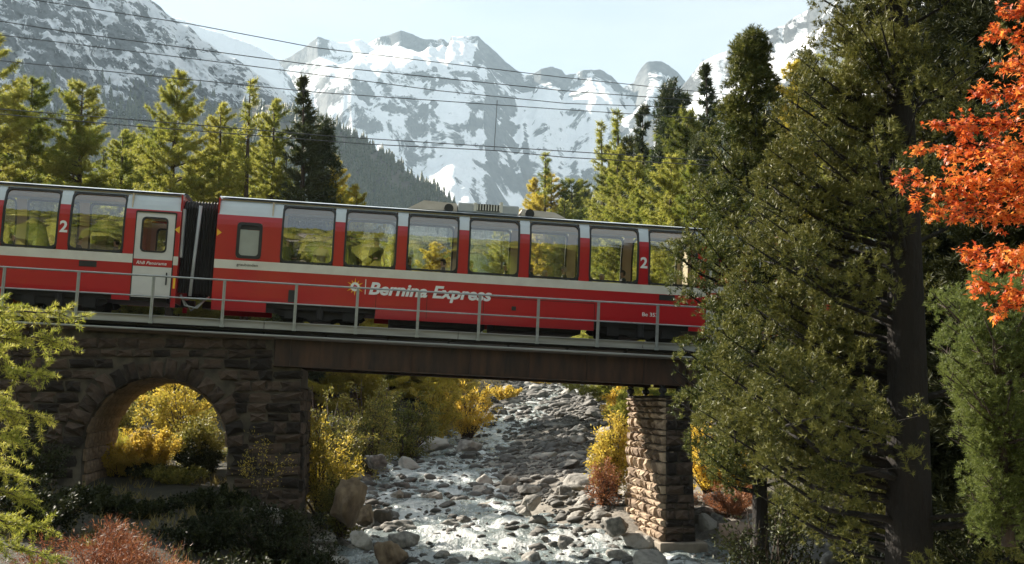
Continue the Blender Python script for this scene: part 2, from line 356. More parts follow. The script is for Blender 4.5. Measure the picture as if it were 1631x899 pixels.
# ------------------------------------------------------------------ ground
def smooth(t): t = np.clip(t, 0, 1); return t * t * (3 - 2 * t)
LY = [-50, 0, 20, 33, 40, 50, 60, 70, 80, 100, 130, 200, 400]
LX = [-3, -3, -4, -5, -5.8, -7.6, -9, -8.0, -5.8, -2.6, 1, 4, 8]
RY = [-50, 0, 20, 33, 37.5, 42, 50, 60, 80, 100, 130, 200, 400]
RX = [3, 3, 5, 7.0, 7.2, 5.6, 4.0, 4.6, 6.8, 8.9, 10.5, 12, 16]
def bed(Y):
    return -4.9 + 0.06 * np.clip(Y - 38, 0, 110) - 0.03 * np.clip(38 - Y, 0, 60) + 0.035 * np.clip(Y - 148, 0, 500)
def bar(X, Y):
    """gravel and boulder bar along the right of the river"""
    r = np.interp(Y, RY, RX)
    c = r - np.interp(Y, [33, 40, 50, 65, 80, 110], [-1.5, 1.0, 1.2, 1.6, 2.5, 1.5]); w = np.interp(Y, [33, 40, 50, 65, 80, 110], [0.2, 1.6, 2.9, 3.3, 2.9, 2.2])
    return np.exp(-((X - c) / w) ** 2) * smooth((Y - 38.5) / 5) * smooth((130 - Y) / 20)
def ground(X, Y):
    X = np.asarray(X, float); Y = np.asarray(Y, float)
    b = bed(Y); l = np.interp(Y, LY, LX); r = np.interp(Y, RY, RX)
    dl = l - X; dr = X - r
    z = b - 0.35 + 0.75 * bar(X, Y)
    z = z + 0.35 * fbm(X * 0.8, Y * 0.5, 3) * (np.abs(X) < 60)
    left = 0.5 + 1.7 * smooth(dl / 4) + 2.4 * smooth((dl - 6) / 22) * smooth((Y - 36) / 10) + 0.06 * np.clip(dl - 4, 0, 200)
    right = 0.55 + 0.4 * smooth(dr / 5) + (1.4 * smooth((dr - 4) / 8)) + 0.20 * np.clip(dr - 8, 0, 200) * smooth((Y - 46) / 20) + 0.05 * np.clip(dr - 8, 0, 80)
    z = np.where(dl > 0, z + left * smooth(dl / 0.8 + 0.3), z); z = np.where(dr > 0, z + right * smooth(dr / 0.8 + 0.3), z)
    z = z + (fbm(X * 0.12, Y * 0.12, 11) - 0.5) * 1.6 * smooth((np.maximum(dl, dr) - 3) / 12)
    z = z + 0.48 * np.clip(-Y - 22, 0, 260)
    far = smooth((np.hypot(X, Y) - 500) / 600)
    z = z * (1 - far) + far * 8
    # embankment that carries the track beyond both ends of the bridge
    px = X - T0[0]; py = Y - T0[1]
    s = px * math.cos(A_) + py * math.sin(A_); y = -px * math.sin(A_) + py * math.cos(A_)
    zt = T0[2] - np.clip(s, -400, 400) * math.tan(G_) - 0.75
    for cond, fade in (((s < -13), smooth((-13 - s) / 6)), ((s > 24), smooth((s - 24) / 6))):
        e = zt - np.clip(np.abs(y) - 2.8, 0, 60) * 0.6
        z = np.where(cond & (e > z), z + (e - z) * fade, z)
    return z
def gz(x, y): return float(ground(np.array([x]), np.array([y]))[0])

def axis(lo, hi, fine_lo, fine_hi, step, grow=1.12):
    a = list(np.arange(fine_lo, fine_hi + 1e-6, step)); d = step
    while a[-1] < hi: d *= grow; a.append(a[-1] + d)
    d = step; out = []
    x = fine_lo
    while x > lo: d *= grow; x -= d; out.append(x)
    return np.array(out[::-1] + a)
gx = axis(-12000, 12000, -24, 26, 0.3); gy = axis(-3000, 14000, 6, 110, 0.4)
GX, GY = np.meshgrid(gx, gy)
GZ = ground(GX, GY)
nx, ny = len(gx), len(gy)
def gridfaces(nx, ny):
    i = np.arange(nx - 1)[None, :] + np.arange(ny - 1)[:, None] * nx
    return np.stack([i, i + 1, i + 1 + nx, i + nx], -1).reshape(-1, 4)
l_ = np.interp(GY, LY, LX); r_ = np.interp(GY, RY, RX)
barw = 1 - smooth((np.maximum(l_ - GX, (GX - r_) * np.where(GY < 48, 0.35, 1.0)) - 0.6) / 1.6)
barw = barw * (np.abs(GY) < 400)
me = mesh_np('valley_ground', np.stack([GX, GY, GZ], -1).reshape(-1, 3), gridfaces(nx, ny), {'bar': barw.ravel()}, True)
link('ground', me, mat=M['ground'], kind='structure')

# river surface: its own sheet, a step lower towards the viewer, with standing waves over the stones
wy = np.concatenate([np.arange(2, 60, 0.22), np.arange(60, 150, 0.5)]); wt = np.linspace(0, 1, 70)
WY, WT = np.meshgrid(wy, wt, indexing='ij')
WL = np.interp(WY, LY, LX) - 0.5; WR = np.interp(WY, RY, RX) + 0.5
WX = WL + (WR - WL) * WT
rip = fbm(WX * 1.7, WY * 0.9, 21, 5, 0.6) - 0.5; rip2 = np.abs(fbm(WX * 0.8 + 5, WY * 2.0, 31, 3) - 0.5)
WZ = bed(WY) + 0.02 + 0.38 * rip - 0.35 * rip2
me = mesh_np('river_water', np.stack([WX, WY, WZ], -1).reshape(-1, 3), gridfaces(len(wt), len(wy)), None, True)
link('river_water', me, mat=M['water'], kind='structure')

# ------------------------------------------------------------------ mountains
def relief(name, ridge, Rr, vbase, nu, nv, blobs, q0, qn, amp, seed, rockbias=0.0, rmin=600, jag=2.0, phis=(66, 24), nscale=1.0, rockfn=None, mat='mountain', damp=0, mid=0):
    rx = [p[0] for p in ridge]; ry = [p[1] for p in ridge]
    u = np.linspace(min(rx), max(rx), nu)
    vr = np.interp(u, rx, ry) + jag * (fbm(u / 14, u * 0, seed + 5, 4) - 0.5) * 2
    t = np.linspace(0, 1, nv)
    U = np.repeat(u[None], nv, 0); Vv = vr[None] + (vbase - vr[None]) * t[:, None]
    s = nscale
    big = fbm((U + .6 * Vv) / (120 * s), (Vv - .55 * U) / (46 * s), seed, 5, 0.58)
    fine = fbm((U + .5 * Vv) / (24 * s) + 3, (Vv - .4 * U) / (9 * s), seed + 40, 5, 0.62)
    q = q0 + qn * ((big - 0.5) * 2.2 + (fine - 0.5) * 1.1)
    for (cx, cy, a, b, w) in blobs: q = q + w * np.exp(-((U - cx) / a) ** 2 - ((Vv - cy) / b) ** 2)
    q = np.clip(q, 0, 1)
    phi = np.radians(phis[0] + (phis[1] - phis[0]) * q)
    r = np.full(nu, float(Rr)); RR = np.zeros_like(U); RR[0] = r
    dv = (vbase - vr) / (nv - 1)
    for j in range(1, nv):
        k = np.maximum((634 - Vv[j]) / FPX, -0.02)
        den = np.maximum(np.tan(phi[j]) - k, 0.10)
        r = r - (r / FPX) * dv / den
        r = np.maximum(r, rmin); RR[j] = r
    # spurs and gullies
    spur = fbm((U - .5 * Vv) / (60 * s), (Vv + .3 * U) / (110 * s), seed + 80, 5, 0.55); rid = 1 - np.abs(spur - 0.5) * 4
    fade = smooth(t[:, None] * 8 + 0.25)
    RR = RR - amp * fade * (rid * 0.7 + (fine - 0.5) * 0.5)
    if mid:
        md_ = fbm(U / 24 + Vv / 70, Vv / 20 - U / 60, seed + 150, 4, .6); RR = RR - mid * fade * (1 - np.abs(md_ - .5) * 5)
    if damp: RR = RR + damp * (fbm(U / (6 * s), Vv / (9 * s), seed + 120, 3) - 0.5)
    rock = (1 - q) * 1.0 + rockbias + (fine - 0.5) * 0.5
    if rockfn is not None: rock = rockfn(U, Vv, q, rock)
    P = at_np(U, Vv, RR)
    back = at_np(u, vr + 30, RR[0] + Rr * 0.10)[None]; back2 = at_np(u, vr * 0 + 640, RR[0] + Rr * 0.3)[None]
    P = np.concatenate([back2, back, P], 0); rock = np.concatenate([rock[:1], rock[:1], rock], 0)
    me = mesh_np(name, P.reshape(-1, 3), gridfaces(nu, nv + 2)[:, ::-1], {'rock': rock.ravel()}, True)
    o = link(name, me, mat=M[mat], kind='structure')
    return U, Vv, P[2:], q, rock[2:]

def massif(name, ridge, Rr, rmin, segs, seed, amp, wl, nu=620, nr=330, jag=3.2, warp=.11, rk=(40, 22), mat='mountain', rbias=0.0, rocky=()):
    """true height field: a traced skyline at distance Rr that falls towards the valley in cliffs and snow shelves"""
    rx = [p[0] for p in ridge]; ry = [p[1] for p in ridge]
    u = np.linspace(min(rx), max(rx), nu); v = np.interp(u, rx, ry) + jag * (fbm(u / 16, u * 0, seed + 5, 5, .65) - .5) * 2
    H = at_np(u, v, np.full(nu, float(Rr)))[:, 2]
    d = np.concatenate([[0], np.cumsum(np.linspace(.5, 1.5, nr - 1))]); d = d / d[-1] * (Rr - rmin)
    U = np.repeat(u[None], nr, 0); D_ = np.repeat(d[:, None], nu, 1); RR = Rr - D_
    X = (U - CX) / FPX * RR; Y = RR
    Uw = U + (fbm(X / 420, Y / 420, seed + 7, 4) - .5) * 170 * smooth(D_ / 900)
    kern = np.hanning(61); kern /= kern.sum(); Hs = np.convolve(np.pad(H, 30, mode='edge'), kern, 'valid')
    wsm = smooth(D_ / (Rr * .12))
    Hb = np.interp(Uw, u, H) * (1 - wsm) + np.interp(Uw, u, Hs) * wsm
    tau = D_ / (Rr - rmin) + .05 * (fbm(X / 120, Y / 120, seed + 12, 3) - .45) + warp * 2 * (fbm(X / 900 + 3, Y / 700, seed + 11, 4) - .5) * smooth(D_ / 250) + .035 * (fbm(X / 160, Y / 160, seed + 13, 4) - .5)
    tx = [q[0] for q in segs]; tp = np.tan(np.radians([q[1] for q in segs]))
    sl = np.interp(tau, tx, tp)
    dz = np.zeros_like(sl); dz[1:] = np.cumsum((sl[1:] + sl[:-1]) / 2 * np.diff(D_, axis=0), 0)
    Z = Hb - dz
    def rid(x, y, s): return 1 - np.abs(fbm(x, y, s, 1) - .5) * 2
    nz_ = 0; a = 1.0; f = 1.0 / wl
    wx = X + 120 * (fbm(X / 300, Y / 300, seed + 60, 3) - .5); wy = Y + 120 * (fbm(X / 300 + 9, Y / 300, seed + 61, 3) - .5)
    c, s_ = math.cos(.6), math.sin(.6)
    for o in range(6):
        nz_ = nz_ + a * (rid((wx * c + wy * s_) * f + o * 3.1, (-wx * s_ + wy * c) * f * .7, seed + 20 + o) - .62); a *= .47; f *= 2.1
    Z = Z + amp * nz_ * smooth(D_ / 200 + .16)
    gz0 = np.gradient(Z, axis=0) / np.gradient(RR, axis=0); gu = np.gradient(Z, axis=1) / np.gradient(X, axis=1)
    slope = np.degrees(np.arctan(np.hypot(gz0, gu)))
    rock = (slope - rk[0]) / rk[1] * .5 + .22 + rbias + (fbm(X / 170, Z / 70, seed + 70, 4) - .5) * .5
    for (ru, rw, rd, ra) in rocky: rock = rock + ra * np.exp(-((U - ru) / rw) ** 2 - (D_ / rd) ** 2)
    P = np.stack([X, Y, Z], -1)
    b1 = np.stack([(u - CX) / FPX * (Rr + 400), np.full(nu, Rr + 400.), H - 260], -1)[None]; b2 = np.stack([(u - CX) / FPX * (Rr + 1500), np.full(nu, Rr + 1500.), H * 0 - 20], -1)[None]
    P = np.concatenate([b2, b1, P], 0); rock = np.concatenate([rock[:1], rock[:1], rock], 0)
    link(name, mesh_np(name, P.reshape(-1, 3), gridfaces(nu, nr + 2)[:, ::-1], {'rock': rock.ravel()}, True), mat=M[mat], kind='structure')

central = [(200, 190), (330, 130), (420, 105), (456, 89), (478, 72), (497, 58), (515, 64), (532, 69), (567, 64), (580, 70), (600, 58), (633, 49), (652, 54), (672, 61), (703, 62), (711, 70), (716, 58),
           (742, 60), (761, 58), (785, 80), (816, 107), (835, 119), (851, 119), (863, 109), (882, 106), (897, 111), (903, 119), (920, 118), (930, 112), (944, 110), (962, 112), (977, 119), (996, 138), (1014, 134),
           (1020, 118), (1027, 107), (1036, 99), (1047, 97), (1060, 98), (1072, 105), (1085, 115), (1100, 132), (1120, 150), (1200, 190), (1500, 260)]
blC = [(590, 190, 110, 26, .9), (520, 160, 50, 25, .4), (880, 160, 90, 30, .55), (560, 100, 120, 12, .7), (700, 170, 60, 40, -.35), (640, 66, 50, 9, -.6), (765, 78, 45, 16, -.6), (500, 66, 25, 6, -.5), (560, 92, 110, 7, .8), (700, 88, 16, 14, .7), (460, 110, 30, 12, .6),
       (880, 113, 20, 7, -.6), (952, 122, 30, 10, -.4), (1048, 115, 34, 18, -.65), (690, 115, 90, 22, -.55), (800, 130, 45, 22, -.5), (760, 160, 50, 30, -.4),
       (560, 185, 75, 22, .8), (640, 205, 50, 15, .5), (500, 150, 40, 16, .3), (860, 140, 55, 22, .7), (930, 165, 60, 18, .45), (1010, 160, 50, 14, .7), (790, 205, 28, 30, .45),
       (600, 150, 30, 12, -.6), (690, 235, 70, 30, -.5), (760, 290, 60, 40, -.45), (830, 215, 35, 25, -.35), (640, 255, 40, 18, -.1), (880, 235, 60, 25, .35), (840, 290, 30, 30, .3), (950, 230, 60, 30, .1)]
massif('glacier_massif', central, 4800, 2100, [(0, 54), (.025, 50), (.05, 24), (.15, 23), (.19, 50), (.29, 50), (.33, 24), (.50, 22), (.55, 44), (.68, 46), (.74, 28), (.85, 34), (1.1, 34)], 5, 85, 620, rocky=((1048, 30, 420, .5), (952, 26, 200, .3), (882, 22, 200, .35), (640, 40, 160, .3), (770, 40, 200, .35), (800, 60, 900, .15)))
midl = [(150, -10), (302, 42), (333, 51), (378, 68), (400, 76), (424, 89), (435, 98), (455, 125), (480, 170), (520, 250), (600, 330)]
massif('shaded_middle_ridge', midl, 3900, 2600, [(0, 46), (.1, 40), (.3, 44), (1, 36)], 9, 40, 420, 200, 120, rbias=-.2)
rightm = [(1000, 235), (1060, 180), (1097, 134), (1110, 118), (1125, 99), (1145, 89), (1163, 82), (1190, 66), (1212, 53), (1238, 49), (1261, 41), (1280, 26), (1294, 21), (1306, 12), (1315, 2), (1335, -25), (1400, -90), (1500, -170), (1700, -230), (2100, -180)]
blR = [(1165, 100, 20, 14, .8), (1215, 80, 30, 8, -.6), (1260, 60, 22, 10, -.5), (1275, 92, 50, 12, .8), (1190, 120, 60, 16, .3), (1230, 105, 40, 8, .4), (1310, 30, 10, 24, -.5), (1120, 140, 20, 20, -.5)]
massif('right_snow_peak', rightm, 3100, 1500, [(0, 52), (.04, 50), (.08, 26), (.22, 25), (.28, 46), (.4, 42), (.46, 26), (.6, 27), (.7, 42), (1, 36)], 15, 45, 420, 300, 200)
leftm = [(-700, -420), (-300, -330), (0, -170), (120, -75), (200, -28), (228, -6), (246, 4), (262, 18), (280, 34), (300, 43), (320, 62), (340, 76), (363, 87), (390, 104), (416, 121), (446, 142), (470, 170), (500, 205), (560, 270), (640, 360)]
def rockL(U, V, q, rock):
    n = fbm(U / 26 + V / 60, V / 9 - U / 22, 71, 5, 0.6)
    low = smooth((V - (90 + 0.25 * (U - 200))) / 60)
    return 0.54 + (0.55 - n) * 1.0 - 0.15 * smooth((U - 180) / 120) * (1 - low) + 0.10 * low
U1, V1, P1, q1, k1 = relief('left_rocky_mountain', leftm, 2250, 440, 460, 230, [], 0.35, 0.4, 60, 25, rmin=1250, jag=3.5, phis=(50, 27), nscale=0.8, rockfn=rockL, damp=14, mat='mountain_near')
spur = [(-500, 60), (-200, 120), (0, 180), (150, 205), (300, 190), (400, 168), (440, 168), (477, 180), (520, 196), (555, 212), (585, 230), (613, 247), (645, 272), (672, 291), (700, 311), (718, 325), (760, 352), (830, 392), (900, 430)]
U2, V2, P2, q2, k2 = relief('wooded_spur', spur, 1500, 470, 240, 90, [], 0.5, 0.2, 25, 33, rmin=650, jag=2, phis=(44, 30), mat='scree')
rspur = [(820, 470), (860, 380), (930, 330), (1000, 270), (1100, 215), (1200, 190), (1400, 150), (1700, 100), (2200, 60)]
U3, V3, P3, q3, k3 = relief('right_wooded_slope', rspur, 700, 480, 160, 60, [], 0.5, 0.2, 12, 43, rmin=260, jag=2, phis=(44, 30), mat='scree')

HX, HY = np.meshgrid(np.linspace(-260, 260, 90), np.linspace(-300, -26, 60)); PH = np.stack([HX, HY, ground(HX, HY)], -1)
# far forests, one mass each
def far_forest(name, P, dens, hmin, hmax, seed, n, label, mat='spruce'):
    g = np.random.default_rng(seed)
    nvv, nuu = P.shape[:2]
    w = dens.ravel().copy(); w /= w.sum(); idx = g.choice(len(w), n, p=w)
    j = np.clip(idx // nuu, 0, nvv - 2); i = np.clip(idx % nuu, 0, nuu - 2)
    a = g.random(n)[:, None]; b = g.random(n)[:, None]
    base = P[j, i] * (1 - a) * (1 - b) + P[j, i + 1] * a * (1 - b) + P[j + 1, i] * (1 - a) * b + P[j + 1, i + 1] * a * b
    h = hmin + (hmax - hmin) * g.random(n) ** 1.3
    Vs = []; Fs = []; K = 6; off = 0
    for (z0, z1, rr) in ((0.05, 0.55, 0.20), (0.35, 0.80, 0.145), (0.62, 1.0, 0.085)):
        th = np.arange(K) * 2 * np.pi / K + g.random((n, 1)) * 6
        rad = (rr * h)[:, None] * (0.65 + 0.7 * g.random((n, K)))
        ring = np.stack([base[:, None, 0] + rad * np.cos(th), base[:, None, 1] + rad * np.sin(th), (base[:, 2] + z0 * h)[:, None] + (g.random((n, K)) - .5) * 0.14 * h[:, None]], -1)
        tip = base + np.stack([0 * h, 0 * h, z1 * h], -1)
        V = np.concatenate([ring, tip[:, None]], 1).reshape(-1, 3)
        k = np.arange(K); f = np.stack([k, (k + 1) % K, np.full(K, K)], -1)
        F = (f[None] + (np.arange(n) * (K + 1))[:, None, None]).reshape(-1, 3) + off
        Vs.append(V); Fs.append(F); off += len(V)
    link(name, mesh_np(name, np.concatenate(Vs), np.concatenate(Fs)), mat=M[mat], kind='stuff', label=label, cat='forest')
nd = fbm(U2 / 30, V2 / 14, 91, 4)
far_forest('distant_forest', P2, smooth((nd - 0.25) * 3) * (0.35 + smooth((U2 - 380) / 80)), 9, 20, 3, 7500, 'dark blue green conifer wood covering the spur above the coach roof')
nd = fbm(U1 / 40 + V1 / 50, V1 / 18 - U1 / 40, 93, 4)
far_forest('scattered_mountain_trees', P1, smooth((nd - 0.42) * 5) * smooth((V1 - (95 + 0.12 * U1)) / 50) + 1e-5, 10, 24, 4, 4200, 'scattered dark conifers on the snow dusted left mountainside')
far_forest('slope_forest', P3, 0.2 + smooth((fbm(U3 / 30, V3 / 20, 95, 3) - 0.3) * 3), 8, 17, 5, 2600, 'mixed conifer wood on the slope behind the trees at right')

far_forest('hillside_larches', PH, np.ones(HX.shape), 9, 17, 6, 2200, 'larch wood on the hill behind the viewer, mirrored in the coach windows', 'larch')

# ------------------------------------------------------------------ foliage builders
def unit(a): return a / np.maximum(np.linalg.norm(a, axis=-1, keepdims=True), 1e-9)
def blades(g, P, D, L, W):
    """one thin triangle per needle bundle"""
    n = len(P); s = unit(np.cross(D, g.normal(size=(n, 3)))) * (W / 2)[:, None]
    V = np.stack([P - s, P + s, P + D * L[:, None]], 1).reshape(-1, 3)
    return V, np.arange(3 * n).reshape(-1, 3)
def leaves(g, P, D, L, W):
    n = len(P); s = unit(np.cross(D, g.normal(size=(n, 3)))) * (W / 2)[:, None]
    m = P + D * (L * 0.45)[:, None]
    V = np.stack([P, m - s, P + D * L[:, None], m + s], 1).reshape(-1, 3)
    return V, np.arange(4 * n).reshape(-1, 4)
def tufts(g, C, A, k, L, W, spread):
    """k blades leaving every centre C around its axis A"""
    n = len(C); Cc = np.repeat(C, k, 0); Aa = np.repeat(A, k, 0)
    D = unit(Aa + g.normal(size=(n * k, 3)) * spread)
    return blades(g, Cc + D * 0.01, D, L * (0.7 + 0.6 * g.random(n * k)), W * (0.8 + 0.4 * g.random(n * k)))

def brush(g, C, A, k, S, L, W):
    """upturned shoots: k needles set along every shoot axis A, pointing forward and out"""
    n = len(C); Cc = np.repeat(C, k, 0); Aa = np.repeat(A, k, 0)
    rad = g.normal(size=(n * k, 3)); rad = unit(rad - Aa * (rad * Aa).sum(1, keepdims=True))
    D = unit(Aa * (.35 + .5 * g.random((n * k, 1))) + rad * .75)
    return blades(g, Cc + Aa * (S * g.random((n * k, 1)) ** .8), D, L * (.75 + .5 * g.random(n * k)), W * (.8 + .4 * g.random(n * k)))

def conifer_arrays(seed, h, env, nb, style, clear=0.08, leafL=0.2, leafW=0.04, ntuft=10, k=5, spread=0.7, trunk_r=None, lean=(0, 0), azbias=None, minlen=0.25, step=0.22, limb=0.02, clump=.4, skip=None):
    """trunk and limbs (MB) plus crown arrays of one conifer. env(t): crown radius at relative height t"""
    g = np.random.default_rng(seed); w = MB()
    tr = trunk_r or h * 0.016
    zs = np.linspace(0, 1, 9); bend = g.normal(size=2) * 0.012 * h
    def axis_at(t): return np.array([bend[0] * math.sin(t * 3) + lean[0] * t, bend[1] * math.sin(t * 2.3) + lean[1] * t, h * t])
    w.tube([axis_at(t) for t in zs], [tr * (1.35 if t == 0 else 1) * (1 - t) ** 0.8 + 0.012 for t in zs], 8)
    Cs = []; As = []
    for i in range(nb):
        t = clear + (1 - clear) * (1 - (1 - (i + g.random()) / nb) ** 1.0)
        t = min(t, 0.985)
        az = g.random() * 2 * math.pi if azbias is None else azbias[0] + g.normal() * azbias[1] if g.random() < azbias[2] else g.random() * 2 * math.pi
        if skip and t < skip[2] and abs((az - skip[0] + math.pi) % (2 * math.pi) - math.pi) < skip[1]: continue
        L = max(minlen, env(t) * (0.62 + 0.5 * g.random()))
        if callable(getattr(env, 'az', None)): L *= env.az(t, az)
        d = np.array([math.cos(az), math.sin(az), 0.0])
        if style == 'larch': a, b = -0.05 + 0.55 * t, 0.05 + 0.12 * g.random()
        elif style == 'spruce': a, b = -0.35 + 0.7 * t, 0.25
        else: a, b = -0.15 + 0.6 * t, 0.45 * (1 - 0.3 * t)
        o = axis_at(t); m = max(4, int(L / step)); r = np.linspace(0, 1, m + 1)
        side = np.array([-d[1], d[0], 0]); wob = g.normal() * 0.12
        pts = o + d * (L * r)[:, None] + np.array([0, 0, 1.0]) * (L * (a * r + b * r * r))[:, None] + side * (L * wob * r * r)[:, None]
        w.tube([pts[0], pts[len(pts) // 2], pts[-1]], [limb * L + 0.006, limb * 0.6 * L + 0.004, 0.004], 4, False)
        if style == 'pine':
            nc = max(2, int(L / clump * .62))
            for j in range(nc):
                rr = .34 + .66 * (j + g.random()) / nc; kk = min(len(pts) - 2, int(rr * (len(pts) - 1))); p0 = pts[kk]
                off = side * (g.random() - .5) * 2 * (0.16 + .34 * (1 - rr)) * L + np.array([0, 0, 1.0]) * (g.random() * .5 - .05) * clump * 1.6
                cc = p0 + off; rc = clump * (.55 + .6 * g.random())
                w.tube([p0, cc], [limb * .35 * L + .004, .004], 3, False)
                nt_ = max(4, int(ntuft * (rc / clump) ** 2)); dr_ = unit(g.normal(size=(nt_, 3)) + np.array([0, 0, .55]) + d * .3)
                rad_ = rc * (.45 + .55 * g.random((nt_, 1)) ** .5)
                Cs.append(cc + dr_ * rad_ * np.array([.9, .9, 1.15])); As.append(unit(dr_ * .8 + np.array([[0, 0, .75]]) + d * .15 + g.normal(size=(nt_, 3)) * .15))
            continue
        # side twigs carrying the foliage
        for j in range(1, m + 1):
            rr = r[j]
            if rr < 0.18: continue
            tl = (0.10 + 0.42 * (1 - rr) * min(1, rr * 3)) * L
            for sgn in (-1, 1, 0):
                if sgn == 0: td = unit(pts[j] - pts[j - 1] + g.normal(size=3) * 0.02); tl2 = min(step, L / m)
                else: td = unit(side * sgn + d * 0.6 + np.array([0, 0, 0.25 if style != 'larch' else -0.05]) + g.normal(size=3) * 0.25); tl2 = tl * (0.6 + 0.7 * g.random())
                nt_ = max(1, int(ntuft * tl2 / 1.0 + g.random()))
                q = g.random((nt_, 1)) ** (0.8 if style != 'pine' else .45)
                c = pts[j] + td * tl2 * q + g.normal(size=(nt_, 3)) * 0.03 * L ** 0.5
                Cs.append(c)
                up = {'larch': 0.15, 'spruce': 0.1, 'pine': 0.75}[style]
                As.append(unit(td[None] * 0.8 + d[None] * 0.3 + np.array([[0, 0, up]]) + g.normal(size=(nt_, 3)) * (0.25 if style != 'pine' else .4)))
        if len(pts) > 2 and tl > 0.25 and style == 'larch':
            pass
    C = np.concatenate(Cs); A = np.concatenate(As)
    V, F = brush(g, C, A, k, leafL * 1.15, leafL, leafW) if style == 'pine' else tufts(g, C, A, k, leafL, leafW, spread)
    return w, V, F

def conifer(name, label, cat, loc, seed, h, env, nb, style, mat, bark='bark', rot=0, group=None, scale=1, **k):
    w, V, F = conifer_arrays(seed, h, env, nb, style, **k)
    t = thing(name, label, cat, loc, (0, 0, rot), group)
    if scale != 1: t.scale = (scale,) * 3
    w.build('trunk', M[bark], t, True)
    link('crown', mesh_np('crown', V, F), t, M[mat])
    return t

def cone_env(R0, p=0.75, low=0.12):
    def e(t):
        return R0 * min(1.0, (t / low if low > 0 else 1) * 0.5 + 0.5) * max(0.0, 1 - t) ** p
    return e

# prototypes of the mid-distance trees (real size, metres)
PROTO = {}
def proto(key, *a, **k):
    PROTO[key] = conifer_arrays(*a, **k)
proto('larchA', 101, 14, cone_env(3.4, 0.55), 120, 'larch', leafL=0.19, leafW=0.029, ntuft=22, k=10, spread=0.95, step=0.28)
proto('larchB', 102, 14, cone_env(2.5, 0.52), 120, 'larch', leafL=0.18, leafW=0.029, ntuft=22, k=10, spread=0.95, step=0.28)
proto('larchC', 103, 14, cone_env(3.9, 0.62), 110, 'larch', leafL=0.19, leafW=0.029, ntuft=22, k=10, spread=0.95, step=0.28, clear=0.03)
proto('larchThin', 104, 14, cone_env(1.35, 0.55), 90, 'larch', leafL=0.22, leafW=0.04, ntuft=10, k=6, spread=0.8, step=0.28)
proto('spruceA', 105, 14, cone_env(2.1, 0.75), 130, 'spruce', leafL=0.28, leafW=0.07, ntuft=14, k=5, spread=0.6, step=0.3)
proto('pineA', 106, 14, cone_env(2.3, 0.42), 120, 'pine', leafL=0.22, leafW=0.05, ntuft=30, k=7, step=0.4, clump=.5)
proto('pineB', 107, 14, cone_env(1.8, 0.5), 110, 'pine', leafL=0.22, leafW=0.05, ntuft=30, k=7, step=0.4, clump=.5)
PM = {}
def plant(key, matk, name, label, x, ytop, Y, group=None, cat=None, wide=1.0, base=None):
    """tree whose tip stands at pixel height ytop when seen from the photograph's place; stands on the ground at depth Y"""
    tip = at(x, ytop, Y); z0 = gz(tip[0], Y) if base is None else base
    s = (tip[2] - z0) / 14.0
    if (key, matk) not in PM:
        w, V, F = PROTO[key]
        if key not in PM: PM[key] = w.mesh('trunk', M['bark'], True)
        cm = mesh_np('crown', V, F); cm.materials.append(M[matk]); PM[(key, matk)] = (PM[key], cm)
    tm, cm = PM[(key, matk)]
    t = thing(name, label, cat or 'tree', (tip[0], Y, z0), (0, 0, rnd.random() * 6.28), group)
    t.scale = (s * wide, s * wide, s)
    link('trunk', tm, t); link('crown', cm, t)
    return t

# ------------------------------------------------------------------ railway bridge
def track_thing(name, label, cat, s=0.0, y=0.0, z=0.0, group=None):
    return thing(name, label, cat, tuple(TW(s, y, z)), TR, group)
def upright_thing(name, label, cat, group=None):
    return thing(name, label, cat, (T0[0], T0[1], 0), VR, group)

def stone_mesh(i, mat, rough=0.12, jit=0.045):
    """one dressed block, unit size, front towards -y, with a rough uneven face"""
    g = random.Random(100 + i); vs = []
    def j(a): return g.uniform(-a, a)
    for (y, ins) in ((0.5, 0.0), (-0.36, 0.0), (-0.5, 0.10)):
        for (x, z) in ((-.5, -.5), (0, -.5), (.5, -.5), (.5, 0), (.5, .5), (0, .5), (-.5, .5), (-.5, 0)):
            k = 1 - ins * 2 * g.uniform(0.5, 1.3)
            vs.append((x * k + j(jit), y + (j(rough) if y < -0.4 else 0), z * k + j(jit)))
    vs.append((j(.15), -0.5 + j(rough) - 0.06, j(.15)))
    fs = []
    for r in (0, 1):
        for k in range(8): fs.append((8 * r + k, 8 * r + (k + 1) % 8, 8 * r + 8 + (k + 1) % 8, 8 * r + 8 + k))
    for k in range(8): fs.append((16 + k, 16 + (k + 1) % 8, 24))
    fs.append(tuple(range(7, -1, -1)))
    me = bpy.data.meshes.new('stone'); me.from_pydata(vs, [], fs); me.materials.append(M[mat]); me.update(); return me

ab = upright_thing('arch_abutment', 'dark stone abutment with a round arch carrying the track at the left of the river', 'bridge abutment')
ARC_S, ARC_R, SPR = -3.52, 2.2, -1.55       # arch centre, radius, springing height
YF, YB = -2.34, 2.34
ztop = lambda s: T0[2] - s * math.tan(G_) - 0.58
m = MB()
m.prism([(-16, -8), (ARC_S - ARC_R, -8), (ARC_S - ARC_R, ztop(ARC_S - ARC_R)), (-16, ztop(-16))], YF + .03, YB)
m.prism([(ARC_S + ARC_R, -8), (0.90, -8), (0.90, ztop(.9) - 0.86), (0.05, ztop(0.05) - .86), (0.05, ztop(0)), (ARC_S + ARC_R, ztop(ARC_S + ARC_R))], YF + .03, YB)
arc = [(ARC_S + ARC_R * math.cos(R(180 - a)), SPR + ARC_R * math.sin(R(180 - a))) for a in np.linspace(0, 180, 33)]
for k in range(32):
    (x0, z0), (x1, z1) = arc[k], arc[k + 1]
    m.prism([(x0, z0), (x1, z1), (x1, ztop(x1)), (x0, ztop(x0))], YF + .03, YB)
m.build('mortar_core', M['mortar'], ab)
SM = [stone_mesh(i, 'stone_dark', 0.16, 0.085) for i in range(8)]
g = random.Random(5); cnt = 0
